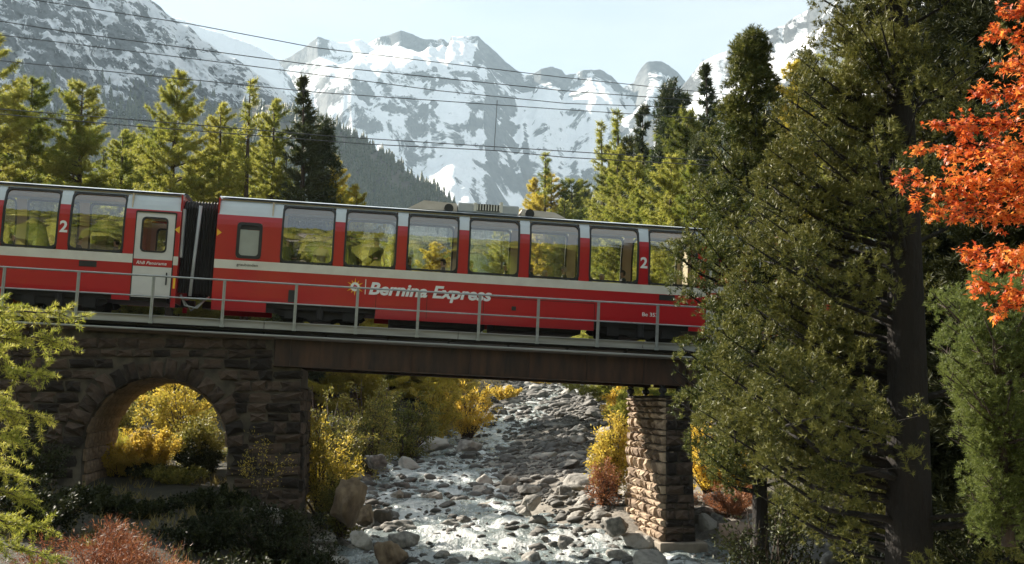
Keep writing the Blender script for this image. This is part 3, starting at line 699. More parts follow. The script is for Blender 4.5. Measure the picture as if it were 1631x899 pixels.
# voussoirs round the arch
nv_ = 19
for k in range(nv_):
    a = R(180 * (k + 0.5) / nv_); rl = g.uniform(0.46, 0.62)
    rc = ARC_R + rl / 2 + 0.01
    link('stone', SM[k % 8], ab, loc=(ARC_S - rc * math.cos(a), YF + 0.16, SPR + rc * math.sin(a)), rot=(0, a - R(90), 0),
         scale=((ARC_R + .25) * R(180 / nv_) * g.uniform(0.84, 0.92), 0.42, rl)); cnt += 1
z = -3.5
while z < 3.0:
    hgt = g.uniform(0.27, 0.40); s = -9.4 + g.uniform(0, .3)
    while s < 0.86:
        wdt = g.uniform(0.38, 0.85)
        if s + wdt > 0.6: wdt = max(0.2, 0.92 - s)
        c = s + wdt / 2; zc = z + hgt / 2
        d = math.hypot(c - ARC_S, max(0, zc - SPR))
        far_ok = (d > ARC_R + 0.52 + 0.25 * wdt) if zc > SPR else (abs(c - ARC_S) > ARC_R + wdt / 2 - 0.02)
        top = ztop(c) - (0.88 if c > 0.0 else 0)
        if far_ok and z + hgt < top + 0.02 and cnt < 230:
            link('stone', SM[g.randrange(8)], ab, loc=(c, YF + 0.15 + g.uniform(-.02, .02), zc), rot=(0, g.uniform(-.07, .07), 0), scale=(wdt - g.uniform(.015, .05), 0.36, hgt * g.uniform(.78, 1.04) - .02)); cnt += 1
        s += wdt
    z += hgt
for k in range(10):
    yy = YF + .05
    while yy < YB - .1:
        wd = min(g.uniform(.4, .8), YB - yy)
        link('stone', SM[g.randrange(8)], ab, loc=(0.93, yy + wd / 2, -3.3 + k * .36 + .18), rot=(0, 0, R(90)), scale=(wd - .03, .2, .33)); yy += wd
# the vault and jambs seen through the opening
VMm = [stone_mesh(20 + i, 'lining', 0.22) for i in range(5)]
m = MB()
for k in range(12):
    a0, a1 = R(180 * k / 12), R(180 * (k + 1) / 12)
lin = []
path = [(-ARC_R, SPR - 3.2 + 0.4 * i, 0) for i in range(8)]
for i in range(8):
    for jy in range(5):
        y0 = YF + 0.42 + jy * 0.84
        link('vault_stone', VMm[(i + jy) % 5], ab, loc=(ARC_S - ARC_R + 0.03, y0 + 0.42 - (0.2 if i % 2 else 0), SPR - 3.0 + i * 0.4), rot=(0, 0, R(90)), scale=(0.8, 0.16, 0.37))
for k in range(14):
    a = R(180 * (k + 0.5) / 14)
    for jy in range(5):
        y0 = YF + 0.42 + jy * 0.84
        # local -y of the stone faces the centre of the vault
        o = link('vault_stone', VMm[(k + jy) % 5], ab, scale=(0.8, 0.16, ARC_R * R(180 / 14) * .95))
        c = Vector((ARC_S - (ARC_R - 0.03) * math.cos(a), y0 + 0.42 - (0.2 if k % 2 else 0), SPR + (ARC_R - 0.03) * math.sin(a)))
        inn = Vector((math.cos(a), 0, -math.sin(a)))
        X = Vector((0, 1, 0)); Yv = -inn; Zv = X.cross(Yv)
        o.matrix_local = Matrix.Translation(c) @ Matrix((X, Yv, Zv)).transposed().to_4x4() @ Matrix.Diagonal((0.8, 0.16, ARC_R * R(180 / 14) * .95, 1))

# pier in the river
PS0, PS1, PYF, PYB = 12.72, 13.72, -2.40, 2.8
pz0, pz1 = -4.72, 0.02
pr = upright_thing('bridge_pier', 'rough stone pier with a sunlit left face standing at the river edge', 'pier')
m = MB()
m.add([(PS0, PYF, pz0), (PS1, PYF, pz0), (PS1, PYB, pz0), (PS0, PYB, pz0), (PS0 + .1, PYF + .1, pz1), (PS1 - .1, PYF + .1, pz1), (PS1 - .1, PYB - .1, pz1), (PS0 + .1, PYB - .1, pz1)],
      [(0, 1, 5, 4), (1, 2, 6, 5), (2, 3, 7, 6), (3, 0, 4, 7), (4, 5, 6, 7)])
m.build('pier_core', M['mortar'], pr)
MB().box(PS0 - 0.28, PS1 + 0.3, PYF - 0.35, PYB + 0.3, -5.6, -4.66, 0.04).build('footing', M['concrete'], pr)
MB().box(PS0 + 0.02, PS1 - 0.02, PYF + 0.03, PYB - 0.03, pz1 + 0.002, pz1 + 0.07, 0.01).build('cap', M['stone_dark'], pr)
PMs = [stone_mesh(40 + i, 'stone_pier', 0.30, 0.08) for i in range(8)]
g = random.Random(9); z = pz0 + 0.02
while z < pz1 - 0.1:
    hgt = g.uniform(0.18, 0.44); hgt = min(hgt, pz1 - z)
    f = (z - pz0) / (pz1 - pz0) * 0.1
    y = PYF + f
    while y < PYB - 0.15 - f:
        wdt = min(g.uniform(0.3, 0.75), PYB - f - y)
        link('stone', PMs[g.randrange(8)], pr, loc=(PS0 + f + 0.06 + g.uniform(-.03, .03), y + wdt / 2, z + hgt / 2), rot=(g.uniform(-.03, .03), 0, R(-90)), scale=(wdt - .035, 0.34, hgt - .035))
        y += wdt
    s = PS0 + f
    while s < PS1 - 0.15 - f:
        wdt = min(g.uniform(0.3, 0.6), PS1 - f - s)
        link('stone', SM[g.randrange(8)], pr, loc=(s + wdt / 2, PYF + f + 0.09, z + hgt / 2), scale=(wdt - .03, 0.3, hgt - .035))  # front face gets the dark stone: its shade is put into the colour
        s += wdt
    z += hgt

# far abutment hidden behind the pines
fa = upright_thing('far_abutment', 'plain stone abutment at the far right end of the bridge behind the pines', 'bridge abutment')
MB().prism([(24.0, -8), (34, -8), (34, ztop(34)), (24.9, ztop(24.9)), (24.9, ztop(24.9) - .86), (24.0, ztop(24) - .86)], YF, YB).build('wall', M['stone_dark'], fa)

gd = track_thing('girder_bridge', 'rust brown plate girder bridge spanning the river between abutment and pier', 'bridge')
ZT, ZB = -0.55, -1.38
for yy in (-2.30, 2.30):
    for (a, b) in ((0.12, 13.55), (13.66, 24.6)):
        MB().box(a, b, yy - 0.02, yy + 0.02, ZB, ZT).build('girder_web', M['rust'], gd)
        MB().box(a - .05, b + .02, yy - 0.16, yy + 0.16, ZB - 0.035, ZB - 0.001).build('bottom_flange', M['rust'], gd)
        MB().box(a - .05, b + .02, yy - 0.18, yy + 0.18, ZT + 0.001, ZT + 0.05).build('top_flange', M['flange'], gd)
    st = MB().box(-0.012, 0.012, -0.11, 0.11, ZB + 0.002, ZT - 0.002).mesh('stiffener', M['rust'])
    x = 0.6
    while x < 24.4:
        link('stiffener', st, gd, loc=(x, yy, 0)); x += 1.92
cb = MB().box(-0.08, 0.08, -2.27, 2.27, -1.0, -0.6).mesh('cross_beam', M['rust'])
for k in range(13): link('cross_beam', cb, gd, loc=(0.62 + k * 1.92, 0, 0))
br = MB()
br.add([(-.03, -2.58, -.30), (.03, -2.58, -.30), (.03, -2.1, -.30), (-.03, -2.1, -.30), (-.03, -2.1, -.49), (.03, -2.1, -.49)], [(0, 1, 2, 3), (0, 3, 4), (1, 5, 2), (0, 4, 5, 1), (3, 2, 5, 4)])
brm = br.mesh('bracket', M['under'])
for k in range(17): link('bracket', brm, gd, loc=(-8.1 + k * 1.96, 0, 0))
MB().box(-30, 34, -2.48, 2.48, -0.36, -0.20).build('deck_plate', M['under'], gd)
m = MB(); prof = []
for s0 in (12.80, 13.38):
    for yy in (-2.3, 2.3):
        m = MB()
        pts = [(0, 0.0), (0.10, .0), (0.10, .06), (0.05, .08), (0.12, .13), (0.15, .20), (0.12, .27), (0.05, .31), (0.11, .33), (0.11, .37), (0, .37)]
        n = 10; vs = []; fs = []
        for (rr, zz) in pts:
            for k in range(n): vs.append((s0 + rr * math.cos(2 * math.pi * k / n) + 0.001, yy + rr * math.sin(2 * math.pi * k / n), ZB - 0.035 - 0.37 + zz))
        for i in range(len(pts) - 1):
            for k in range(n): fs.append((i * n + k, i * n + (k + 1) % n, (i + 1) * n + (k + 1) % n, (i + 1) * n + k))
        m.add(vs, fs); m.build('bearing', M['under'], gd, True)
# walkway edge channels, in lengths with open joints
ns_ = [-26, -20.2, -14.0, -7.95, -0.25, 5.9, 12.0, 18.1, 24.2, 30]
for i in range(len(ns_) - 1):
    m = MB(); a, b = ns_[i] + .012, ns_[i + 1] - .012
    m.box(a, b, -2.60, -2.56, -0.27, -0.03); m.box(a, b, -2.66, -2.601, -0.055, -0.028); m.box(a, b, -2.66, -2.601, -0.272, -0.245)
    m.build('walkway_channel', M['walk'], gd)
for i in range(len(ns_) - 1):
    MB().box(ns_[i] + .01, ns_[i + 1] - .01, -2.558, -1.55, -0.10, -0.04).build('walkway_plate', M['walk'], gd)
MB().tube([(-26, -2.62, -0.47), (30, -2.62, -0.47)], 0.035, 8).build('cable_pipe', M['walk'], gd)
MB().box(-26, 0.1, -2.5, -2.36, -0.60, -0.49, .01).build('coping', M['stone_dark'], gd)

# near handrail
hr = track_thing('handrail', 'grey steel handrail with thin posts along the near edge of the bridge', 'handrail')
m = MB().box(-0.045, -0.005, -0.035, 0.035, -0.27, 1.20); m.box(0.012, 0.042, -0.035, 0.035, -0.27, 1.20); m.box(-0.06, 0.06, -0.045, 0.045, -0.29, -0.22); m.box(-0.005, .012, -.01, .01, -0.2, 1.19)
pm = m.mesh('post', M['steel'])
posts = [-25.8, -23.6, -21.4, -19.2, -17.0, -14.8, -12.6, -10.4, -8.16, -5.96, -3.71, -1.54, .69, 2.62, 4.57, 6.54, 8.46, 10.45, 12.44, 14.4, 16.4, 18.35, 20.3, 22.3, 24.3, 26.3, 28.3]
for s in posts: link('post', pm, hr, loc=(s, -2.70, 0))
MB().tube([(-26, -2.70, 1.20), (-7.9, -2.70, 1.20), (2, -2.70, 1.19), (12, -2.70, 1.205), (29, -2.70, 1.20)], 0.030, 8).build('top_rail', M['steel'], hr, True)
MB().tube([(-26, -2.70, 0.56), (0, -2.70, 0.56), (29, -2.70, 0.56)], 0.024, 8).build('middle_rail', M['steel'], hr, True)
# low boards on stubs along the far edge
fb = track_thing('trackside_boards', 'low pale boards on short posts glimpsed beyond the train wheels', 'boards')
for a in (-12.4, -8.9, -5.4, -2.2, 0.5, 1.9, 5.2, 7.3, 10.8, 14.0):
    L = 1.7
    MB().box(a, a + L, 2.52, 2.60, 0.22, 0.27).build('board', M['plank'], fb)
    MB().box(a + .45, a + .55, 2.53, 2.59, -0.2, 0.219).build('stub_post', M['plank'], fb)
MB().box(-26, 30, 2.5, 2.56, -0.27, -0.03).build('edge_channel', M['walk'], fb)

tk = track_thing('railway_track', 'narrow gauge railway track on dark sleepers under the train', 'railway track')
for yy in (-0.53, 0.53):
    m = MB(); m.box(-60, 60, yy - .035, yy + .035, -0.045, 0.0); m.box(-60, 60, yy - .01, yy + .01, -0.12, -0.045); m.box(-60, 60, yy - .06, yy + .06, -0.14, -0.12)
    m.build('rail', M['rail'], tk)
sl = MB().box(-.1, .1, -.95, .95, -.195, -.141, .01).mesh('sleeper', M['wood'])
for k in range(130): link('sleeper', sl, tk, loc=(-30 + k * 0.5, 0, 0))
for (a, b) in ((-62, -30.1), (34.1, 62)):
    MB().add([(a, -1.9, -.6), (b, -1.9, -.6), (b, 1.9, -.6), (a, 1.9, -.6), (a, -1.2, -.16), (b, -1.2, -.16), (b, 1.2, -.16), (a, 1.2, -.16)], [(0, 1, 5, 4), (4, 5, 6, 7), (7, 6, 2, 3), (0, 4, 7, 3), (1, 2, 6, 5)]).build('ballast_bed', M['ballast'], tk)

# ------------------------------------------------------------------ coaches
HB = 1.34
def inset(z):
    a = 0.24 * (max(0, z - 3.05) / 0.9) ** 2 if z > 3.05 else 0
    if z > 3.95: a += 0.9 * (z - 3.95)
    if z < 0.95: a = 0.07 * ((0.95 - z) / 0.6) ** 2
    return a
def panel(m, x0, x1, z0, z1, side, off=0.0, th=0.05, nz=None):
    nz = nz or max(1, int((z1 - z0) / 0.15)); zs = np.linspace(z0, z1, nz + 1); vs = []; fs = []
    for z in zs:
        yo = (HB - inset(z) + off); yi = yo - th
        vs += [(x0, side * yo, z), (x1, side * yo, z), (x1, side * yi, z), (x0, side * yi, z)]
    for i in range(nz):
        for k in range(4):
            q = (4 * i + k, 4 * i + (k + 1) % 4, 4 * i + 4 + (k + 1) % 4, 4 * i + 4 + k); fs.append(q if side < 0 else q[::-1])
    e = 4 * nz
    fs += [(3, 2, 1, 0), (e, e + 1, e + 2, e + 3)] if side < 0 else [(0, 1, 2, 3), (e + 3, e + 2, e + 1, e)]
    m.add(vs, fs)
def rpath(x0, x1, z0, z1, r, n=4, sub=6):
    c = rrect(x0, x1, z0, z1, r, n); out = []
    for i, p in enumerate(c):
        q = c[(i + 1) % len(c)]; out.append(p)
        if math.hypot(q[0] - p[0], q[1] - p[1]) > 0.3:
            for k in range(1, sub): out.append((p[0] + (q[0] - p[0]) * k / sub, p[1] + (q[1] - p[1]) * k / sub))
    return out
def curved_ring(x0, x1, z0, z1, r, w, side, mat, name, parent, out=0.012, back=0.07):
    o = rpath(x0, x1, z0, z1, r); cx, cz = (x0 + x1) / 2, (z0 + z1) / 2
    i_ = [((p[0] - cx) * (1 - 2 * w / (x1 - x0)) + cx, (p[1] - cz) * (1 - 2 * w / (z1 - z0)) + cz) for p in o]
    n = len(o); vs = []
    for d in (out, -back):
        for lst in (i_, o): vs += [(x, side * (HB - inset(z) + d), z) for x, z in lst]
    m = MB(); fs = []
    for i in range(n):
        j = (i + 1) % n
        fs += [(i, j, n + j, n + i), (2 * n + i, 3 * n + i, 3 * n + j, 2 * n + j), (i, 2 * n + i, 2 * n + j, j), (n + i, n + j, 3 * n + j, 3 * n + i)]
    m.add(vs, fs); return m.build(name, mat, parent)
def pane(x0, x1, z0, z1, side, mat, name, parent, off=-0.03):
    m = MB(); zs = np.linspace(z0, z1, 7); vs = []; fs = []
    for z in zs: vs += [(x0, side * (HB - inset(z) + off), z), (x1, side * (HB - inset(z) + off), z)]
    for i in range(6): fs.append((2 * i, 2 * i + 1, 2 * i + 3, 2 * i + 2))
    m.add(vs, fs); return m.build(name, mat, parent, True)

def text_mesh(txt, height, width=None, bold=0.0, shear=0.0, name='lettering', ext=0.004):
    cu = bpy.data.curves.new(name, 'FONT'); cu.body = txt; cu.size = 1; cu.offset = bold; cu.shear = shear; cu.extrude = ext; cu.resolution_u = 3
    o = bpy.data.objects.new('tmp', cu); COL.objects.link(o)
    bpy.context.view_layer.update()
    me = bpy.data.meshes.new_from_object(o.evaluated_get(bpy.context.evaluated_depsgraph_get()))
    bpy.data.objects.remove(o); bpy.data.curves.remove(cu)
    n = len(me.vertices); co = np.zeros(n * 3, np.float32); me.vertices.foreach_get('co', co); co = co.reshape(-1, 3)
    cap = co[:, 1].max() - max(0, co[:, 1].min())
    k = height / (cap if cap > 0 else 1); kx = k if width is None else width / (co[:, 0].max() - co[:, 0].min())
    co[:, 0] = (co[:, 0] - co[:, 0].min()) * kx; co[:, 1] *= k
    me.vertices.foreach_set('co', co.ravel()); me.update(); me.name = name
    return me

TXT = {}
def lettering(parent, txt, x, z, height, width=None, bold=0.0, shear=0.0, mat='white', side=-1, off=0.012, name='lettering', label=None):
    key = (txt, height, width)
    if key not in TXT: TXT[key] = text_mesh(txt, height, width, bold, shear); TXT[key].materials.append(M[mat])
    o = link(name, TXT[key], parent, loc=(x, side * (HB + off), z), rot=(R(90), 0, 0 if side < 0 else math.pi))
    if label: o['label'] = label
    return o

WX0, WP, WW = 2.1, 2.07, 1.72
WZ0, WZ1 = 2.03, 3.95
def build_coach(label):
    t = track_thing('railway_coach', label, 'train coach', group=None)
    L = 18.0
    wins = [(WX0 + k * WP, WX0 + k * WP + WW) for k in range(7)]
    D0, D1 = 16.60, 17.82
    for side in (-1, 1):
        m = MB()      # red sides
        sect = [(0, 1.75, .34), (1.75, 5.3, .66), (5.3, 12.7, .34), (12.7, 16.0, .66), (16.0, D0 - .03, .50), (D1 + .03, L, .34)]
        for a, b, zb in sect: panel(m, a, b, zb, 1.71, side)
        zr = 3.49; prev = 0.0
        for (a, b) in [(0.68, 1.46)] + wins + [(D0 - .03, D1 + .03)]:
            if b < 2:
                panel(m, prev, a, 2.0, zr, side); panel(m, a, b, 2.0, 2.09, side); panel(m, a, b, 3.25, zr, side); prev = b
            else:
                panel(m, prev, a, 2.0, zr, side); prev = b
        panel(m, prev, L, 2.0, zr, side); panel(m, D0 - .03, D1 + .03, 3.42, zr, side)
        m.build('side_panel', M['red'], t)
        m = MB(); prev = 0.1
        for (a, b) in [(0.70, 1.44)] + wins + [(D0, D1)]: panel(m, prev, a, 1.0, 3.94, side, -.058, .01); prev = b
        panel(m, 1.44, 16.2, 1.0, 2.0, side, -.072, .01); m.build('inner_lining', M['interior'], t)
        m = MB()
        panel(m, 0, D0 - .03, 1.711, 1.999, side, 0.004); panel(m, D1 + .03, L, 1.711, 1.999, side, .004)
        m.build('side_stripe', M['stripe'], t)
        m = MB(); prev = 0.0
        for (a, b) in wins: panel(m, prev, a, zr + .001, 3.969, side, .002); prev = b
        panel(m, prev, L, zr + .001, 3.969, side, .002); panel(m, 0, L, 3.97, 4.10, side, .003)
        m.build('cantrail', M['silver'], t)
        for k in (1, 2, 3, 4):      # panel joints of the skirt
            pass
        m = MB()
        for xx in (5.31, 7.0, 8.9, 10.8, 12.69): m.box(xx - .008, xx + .008, side * (HB + .004) - .004, side * (HB + .004) + .004, 0.42, 1.25)
        m.box(5.31, 12.69, side * (HB + .004) - .004, side * (HB + .004) + .004, 1.245, 1.262)
        m.build('skirt_joint', M['under'], t)
        for (a, b) in wins:
            w = curved_ring(a - .01, b + .01, WZ0 - .01, WZ1 + .01, .16, .062, side, M['black'], 'window', t)
            pane(a + .03, b - .03, WZ0 + .03, WZ1 - .03, side, M['glass'], 'pane', w)
        # toilet window
        w = curved_ring(.66, 1.48, 2.07, 3.27, .14, .10, side, M['black'], 'small_window', t, out=.02)
        pane(.72, 1.42, 2.12, 3.02, side, M['frost'], 'frosted_pane', w, off=-.01); pane(.72, 1.42, 3.03, 3.22, side, M['black'], 'top_light', w, off=-.02)
        # door
        d = MB(); 
        panel(d, D0, D1, .62, 1.62, side, -.012); panel(d, D0, D1, 1.86, 2.12, side, -.012); panel(d, D0, D1, 3.22, 3.40, side, -.012)
        panel(d, D0, D0 + .20, 2.12, 3.22, side, -.012); panel(d, D1 - .24, D1, 2.12, 3.22, side, -.012)
        d = d.build('door', M['door_white'], t)
        b_ = MB(); panel(b_, D0, D1, 1.621, 1.859, side, -.010); b_.build('door_band', M['red'], d)
        curved_ring(D0 + .17, D1 - .21, 2.09, 3.25, .14, .05, side, M['black'], 'door_window', d, out=.0)
        pane(D0 + .2, D1 - .24, 2.12, 3.22, side, M['glass'], 'door_pane', d, off=-.04)
        MB().box(D1 - .16, D1 - .12, side * (HB + .02) - .015, side * (HB + .02) + .015, 1.05, 1.45, .005).build('handle', M['under'], d)
        s_ = MB(); s_.box(D0 - .03, D0 - .002, side * (HB - .02) - .02, side * (HB - .02) + .02, .52, 3.42); s_.box(D1 + .002, D1 + .045, side * (HB - .02) - .02, side * (HB - .02) + .02, .52, 3.42)
        s_.box(D0, D1, side * (HB - .02) - .02, side * (HB - .02) + .02, 3.401, 3.44)
        s_.build('door_seal', M['black'], t)
        MB().box(14.92, 15.47, side * (HB + .008) - .006, side * (HB + .008) + .006, 1.50, 1.69, .003).build('vent_grille', M['black'], t)
        MB().box(2.55 - .1, 2.55 + .12, side * (HB + .01) - .01, side * (HB + .01) + .01, .72, 1.12, .004).build('socket_box', M['black'], t)
        MB().box(9.85, 10.0, side * (HB + .01) - .01, side * (HB + .01) + .01, .86, 1.0, .004).build('fuel_flap', M['black'], t)
        # yellow end markers
        for xx, sgn in ((0.02, 1), (L - .02, -1)):
            mk = MB().prism([(xx, 3.0), (xx + sgn * .16, 2.88), (xx, 2.76)], side * (HB + .006) - .004, side * (HB + .006) + .004); mk.build('end_marker', M['yellow'], t)
        MB().box(17.9, 17.97, side * (HB + .006) - .004, side * (HB + .006) + .004, .95, 1.35).build('door_marker', M['yellow'], t)
        # lettering
        x2 = WX0 + 5 * WP + WW + (WP - WW) / 2
        lettering(t, '2', x2 - side * -1 * 0.12, 2.58, .37, .25, .03, side=side, name='class_number')
        lettering(t, 'graubünden', (.72 if side < 0 else 1.4), 1.82, .09, .68, 0, mat='black', side=side, name='stripe_lettering')
        lettering(t, 'Be 352', (14.35 if side < 0 else 14.9), .92, .13, .55, 0.01, side=side, name='coach_number')
        lettering(t, 'RhB Panorama', (D0 + .1 if side < 0 else D1 - .1), 1.69, .10, .95, 0.008, .3, side=side, off=.004, name='door_lettering')
    # Bernina Express with its sun
    lettering(t, 'Bernina Express', 5.06, 1.14, .40, 4.10, .032, .22, name='side_lettering')
    MB().box(4.93, 4.955, -HB - .012, -HB - .004, 1.12, 1.62).build('divider_mark', M['white'], t)
    sx, sz = 4.60, 1.35
    sun_ = MB(); n = 12
    for k in range(n):
        a = 2 * math.pi * k / n; b1, b2 = a - .2, a + .2; rr = .30 if k % 2 else .25
        sun_.prism([(sx + .14 * math.cos(b1), sz + .14 * math.sin(b1)), (sx + .14 * math.cos(b2), sz + .14 * math.sin(b2)), (sx + rr * math.cos(a), sz + rr * math.sin(a))][::-1], -HB - .012, -HB - .004)
    sun_.build('sun_emblem', M['yellow'], t)
    sq = MB(); sq.prism([(sx + .15 * math.cos(2 * math.pi * k / 14), sz + .15 * math.sin(2 * math.pi * k / 14)) for k in range(14)][::-1], -HB - .016, -HB - .005); sq.build('emblem_disc', M['white'], t)
    sq = MB(); sq.prism([(sx + .085 * math.cos(2 * math.pi * k / 4 + .3), sz + .085 * math.sin(2 * math.pi * k / 4 + .3)) for k in range(4)][::-1], -HB - .020, -HB - .006); sq.build('emblem_centre', M['red'], t)
    # roof
    m = MB(); ys = [-1.12, -.9, -.5, 0, .5, .9, 1.12]; zs_ = [4.10, 4.16, 4.21, 4.23, 4.21, 4.16, 4.10]; vs = []; fs = []
    for x in (0, L): vs += [(x, y, z) for y, z in zip(ys, zs_)] + [(x, y, z - .04) for y, z in zip(ys, zs_)]
    for i in range(6): fs += [(i, i + 1, 14 + i + 1, 14 + i), (7 + i, 21 + i, 21 + i + 1, 7 + i + 1)]
    m.add(vs, fs); m.build('roof', M['silver'], t)
    # roof air unit: two beige fairings, a grey housing and a grille
    m = MB(); m.add([(6.2, -.75, 4.2), (7.9, -.75, 4.2), (7.9, .75, 4.2), (6.2, .75, 4.2), (6.75, -.6, 4.54), (7.88, -.6, 4.50), (7.88, .6, 4.50), (6.75, .6, 4.54)], [(0, 1, 5, 4), (4, 5, 6, 7), (1, 2, 6, 5), (2, 3, 7, 6), (3, 0, 4, 7)])
    m.build('left_fairing', M['beige'], t)
    m = MB(); m.add([(10.1, -.75, 4.2), (11.7, -.75, 4.2), (11.7, .75, 4.2), (10.1, .75, 4.2), (10.15, -.6, 4.46), (11.3, -.6, 4.42), (11.3, .6, 4.42), (10.15, .6, 4.46)], [(0, 1, 5, 4), (4, 5, 6, 7), (1, 2, 6, 5), (2, 3, 7, 6), (3, 0, 4, 7)])
    m.build('right_fairing', M['beige'], t)
    h = MB().box(7.92, 10.02, -.8, .8, 4.2, 4.52, .04).build('air_unit', M['roofgrey'], t)
    MB().box(8.55, 9.35, -.84, -.801, 4.27, 4.50).build('grille', M['black'], h)
    gm = MB()
    for k in range(9): gm.box(8.56 + k * .095, 8.60 + k * .095, -.86, -.842, 4.28, 4.49)
    gm.box(8.45, 8.55, -.86, -.802, 4.24, 4.53); gm.box(9.35, 9.45, -.86, -.802, 4.24, 4.60)
    gm.build('grille_bars', M['stripe'], h)
    for xx in (7.6, 10.4):
        MB().tube([(xx, -.84, 4.28), (xx, -.76, 4.28)], .16, 12).build('fan_outlet', M['black'], t)
    # ends, floor, ceiling
    for x0, x1 in ((0, .05), (L - .05, L)):
        m = MB(); m.box(x0, x1, -HB + .06, -.5, .95, 4.05); m.box(x0, x1, .5, HB - .06, .95, 4.05); m.box(x0, x1, -.5, .5, 3.2, 4.05); m.box(x0, x1, -HB + .06, HB - .06, .5, .95)
        m.build('end_wall', M['red'], t)
    MB().box(.06, L - .06, -HB + .06, HB - .06, .88, .98).build('floor', M['under'], t)
    MB().box(.06, L - .06, -1.0, 1.0, 4.02, 4.05).build('ceiling', M['interior'], t)
    for xx in (1.75, 16.4):
        m = MB(); m.box(xx, xx + .04, -HB + .07, -.4, .99, 4.0); m.box(xx, xx + .04, .4, HB - .07, .99, 4.0); m.build('partition', M['interior'], t)
    sm = MB(); sm.box(-.25, .25, -.5, .5, 1.38, 1.50, .02); sm.box(.2, .32, -.5, .5, 1.40, 2.16, .03); sm.box(-.2, .2, -.42, .42, .99, 1.379)
    smm = sm.mesh('seat', M['seatred'])
    for k in range(7):
        for yy in (-.78, .78):
            link('seat', smm, t, loc=(WX0 + k * WP + .30, yy, 0), rot=(0, 0, math.pi)); link('seat', smm, t, loc=(WX0 + k * WP + 1.42, yy, 0))
    tm = MB().box(.68, 1.04, -.1, .1, 1.70, 1.73).mesh('table', M['interior'])
    for k in range(7):
        for yy in (-1.18, 1.18): link('table', tm, t, loc=(WX0 + k * WP, yy, 0))
    # running gear
    m = MB(); m.box(5.8, 9.0, -1.05, 1.05, .16, .5, .03); m.box(9.3, 12.3, -1.05, 1.05, .20, .5, .03); m.box(.3, L - .3, -1.15, 1.15, .5, .88); m.box(2.2, 4.9, -1.22, 1.22, .5, .66)
    m.build('underframe', M['under'], t)
    for bx in (3.5, 14.35):
        b_ = MB()
        for sg in (-1, 1):
            b_.prism([(bx - 1.5, .42), (bx - 1.35, .30), (bx - .5, .26), (bx - .3, .16), (bx + .3, .16), (bx + .5, .26), (bx + 1.35, .30), (bx + 1.5, .42), (bx + 1.3, .62), (bx - 1.3, .62)], sg * 1.0 - .06, sg * 1.0 + .06)
            for xx in (-.95, .95): b_.box(bx + xx - .2, bx + xx + .2, sg * 1.1 - .05, sg * 1.1 + .05, .18, .52, .02)
            b_.tube([(bx, sg * 1.12, .2), (bx, sg * 1.12, .62)], .13, 8)
        b_.box(bx - .3, bx + .3, -.95, .95, .2, .55)
        bo = b_.build('bogie', M['under'], t)
        for xx in (-.95, .95):
            wm = MB(); wm.tube([(bx + xx, -.60, .36), (bx + xx, -.50, .36)], .36, 18); wm.tube([(bx + xx, .50, .36), (bx + xx, .60, .36)], .36, 18); wm.tube([(bx + xx, -.5, .36), (bx + xx, .5, .36)], .07, 8)
            wm.build('wheelset', M['under'], bo)
    m = MB(); m.box(-.45, 0.3, -.12, .12, .45, .68); m.box(L - .3, L + .45, -.12, .12, .45, .68); m.build('coupler', M['under'], t)
    return t
c2 = build_coach('red panoramic coach in the middle with a sun emblem and Bernina Express lettering')
c2.location = tuple(TW(-2.1, 0, 0))
c1 = dup(c2, loc=tuple(TW(-2.1 - 19.15, 0, 0)), label='red panoramic coach cut off by the left edge with its white door near the gangway')
for ch in list(c1.children):
    if ch.name.startswith('coach_number'): bpy.data.objects.remove(ch)
c3 = dup(c2, loc=tuple(TW(-2.1 + 19.15, 0, 0)), label='red coach mostly hidden behind the big pines at the right')
for s0, lab in ((-3.27, 'black pleated gangway bellows between the two left coaches'), (15.88, 'black pleated gangway bellows behind the pine at the right')):
    bl = track_thing('gangway_bellows', lab, 'gangway', s0 - 0.02)
    m = MB(); n = 12; w = 1.19
    xs = np.linspace(0, w, 2 * n + 1); vs = []; fs = []
    for i, x in enumerate(xs):
        o = 0.0 if i % 2 else 0.07
        vs += [(x, -.95 - o, .85), (x, -.95 - o, 3.7), (x, -.75, 3.9 + o), (x, .75, 3.9 + o), (x, .95 + o, 3.7), (x, .95 + o, .85)]
    for i in range(2 * n):
        for k in range(5): fs.append((6 * i + k, 6 * i + 6 + k, 6 * i + 7 + k, 6 * i + 1 + k))
    m.add(vs, fs); m.build('pleats', M['under'], bl)
    m = MB(); m.tube([(.47, -1.12, .75), (.52, -1.12, 2.0), (.60, -1.12, 3.75)], .055, 8); m.build('grey_pole', M['roofgrey'], bl, True)
    m = MB(); m.box(.06, .13, -1.2, -1.0, 2.0, 3.6); m.build('end_strip', M['roofgrey'], bl)
    m = MB(); m.tube([(.15, -.9, .8), (.3, -.95, .45), (.7, -.95, .38), (1.0, -.9, .75)], .03, 6); m.tube([(.1, -.8, .8), (.5, -.85, .3), (1.05, -.8, .8)], .03, 6); m.build('hoses', M['roofgrey'], bl, True)
    for a_ in (.2, .75): MB().box(a_, a_ + .25, -1.05, -.9, .66, .72).build('step', M['roofgrey'], bl)

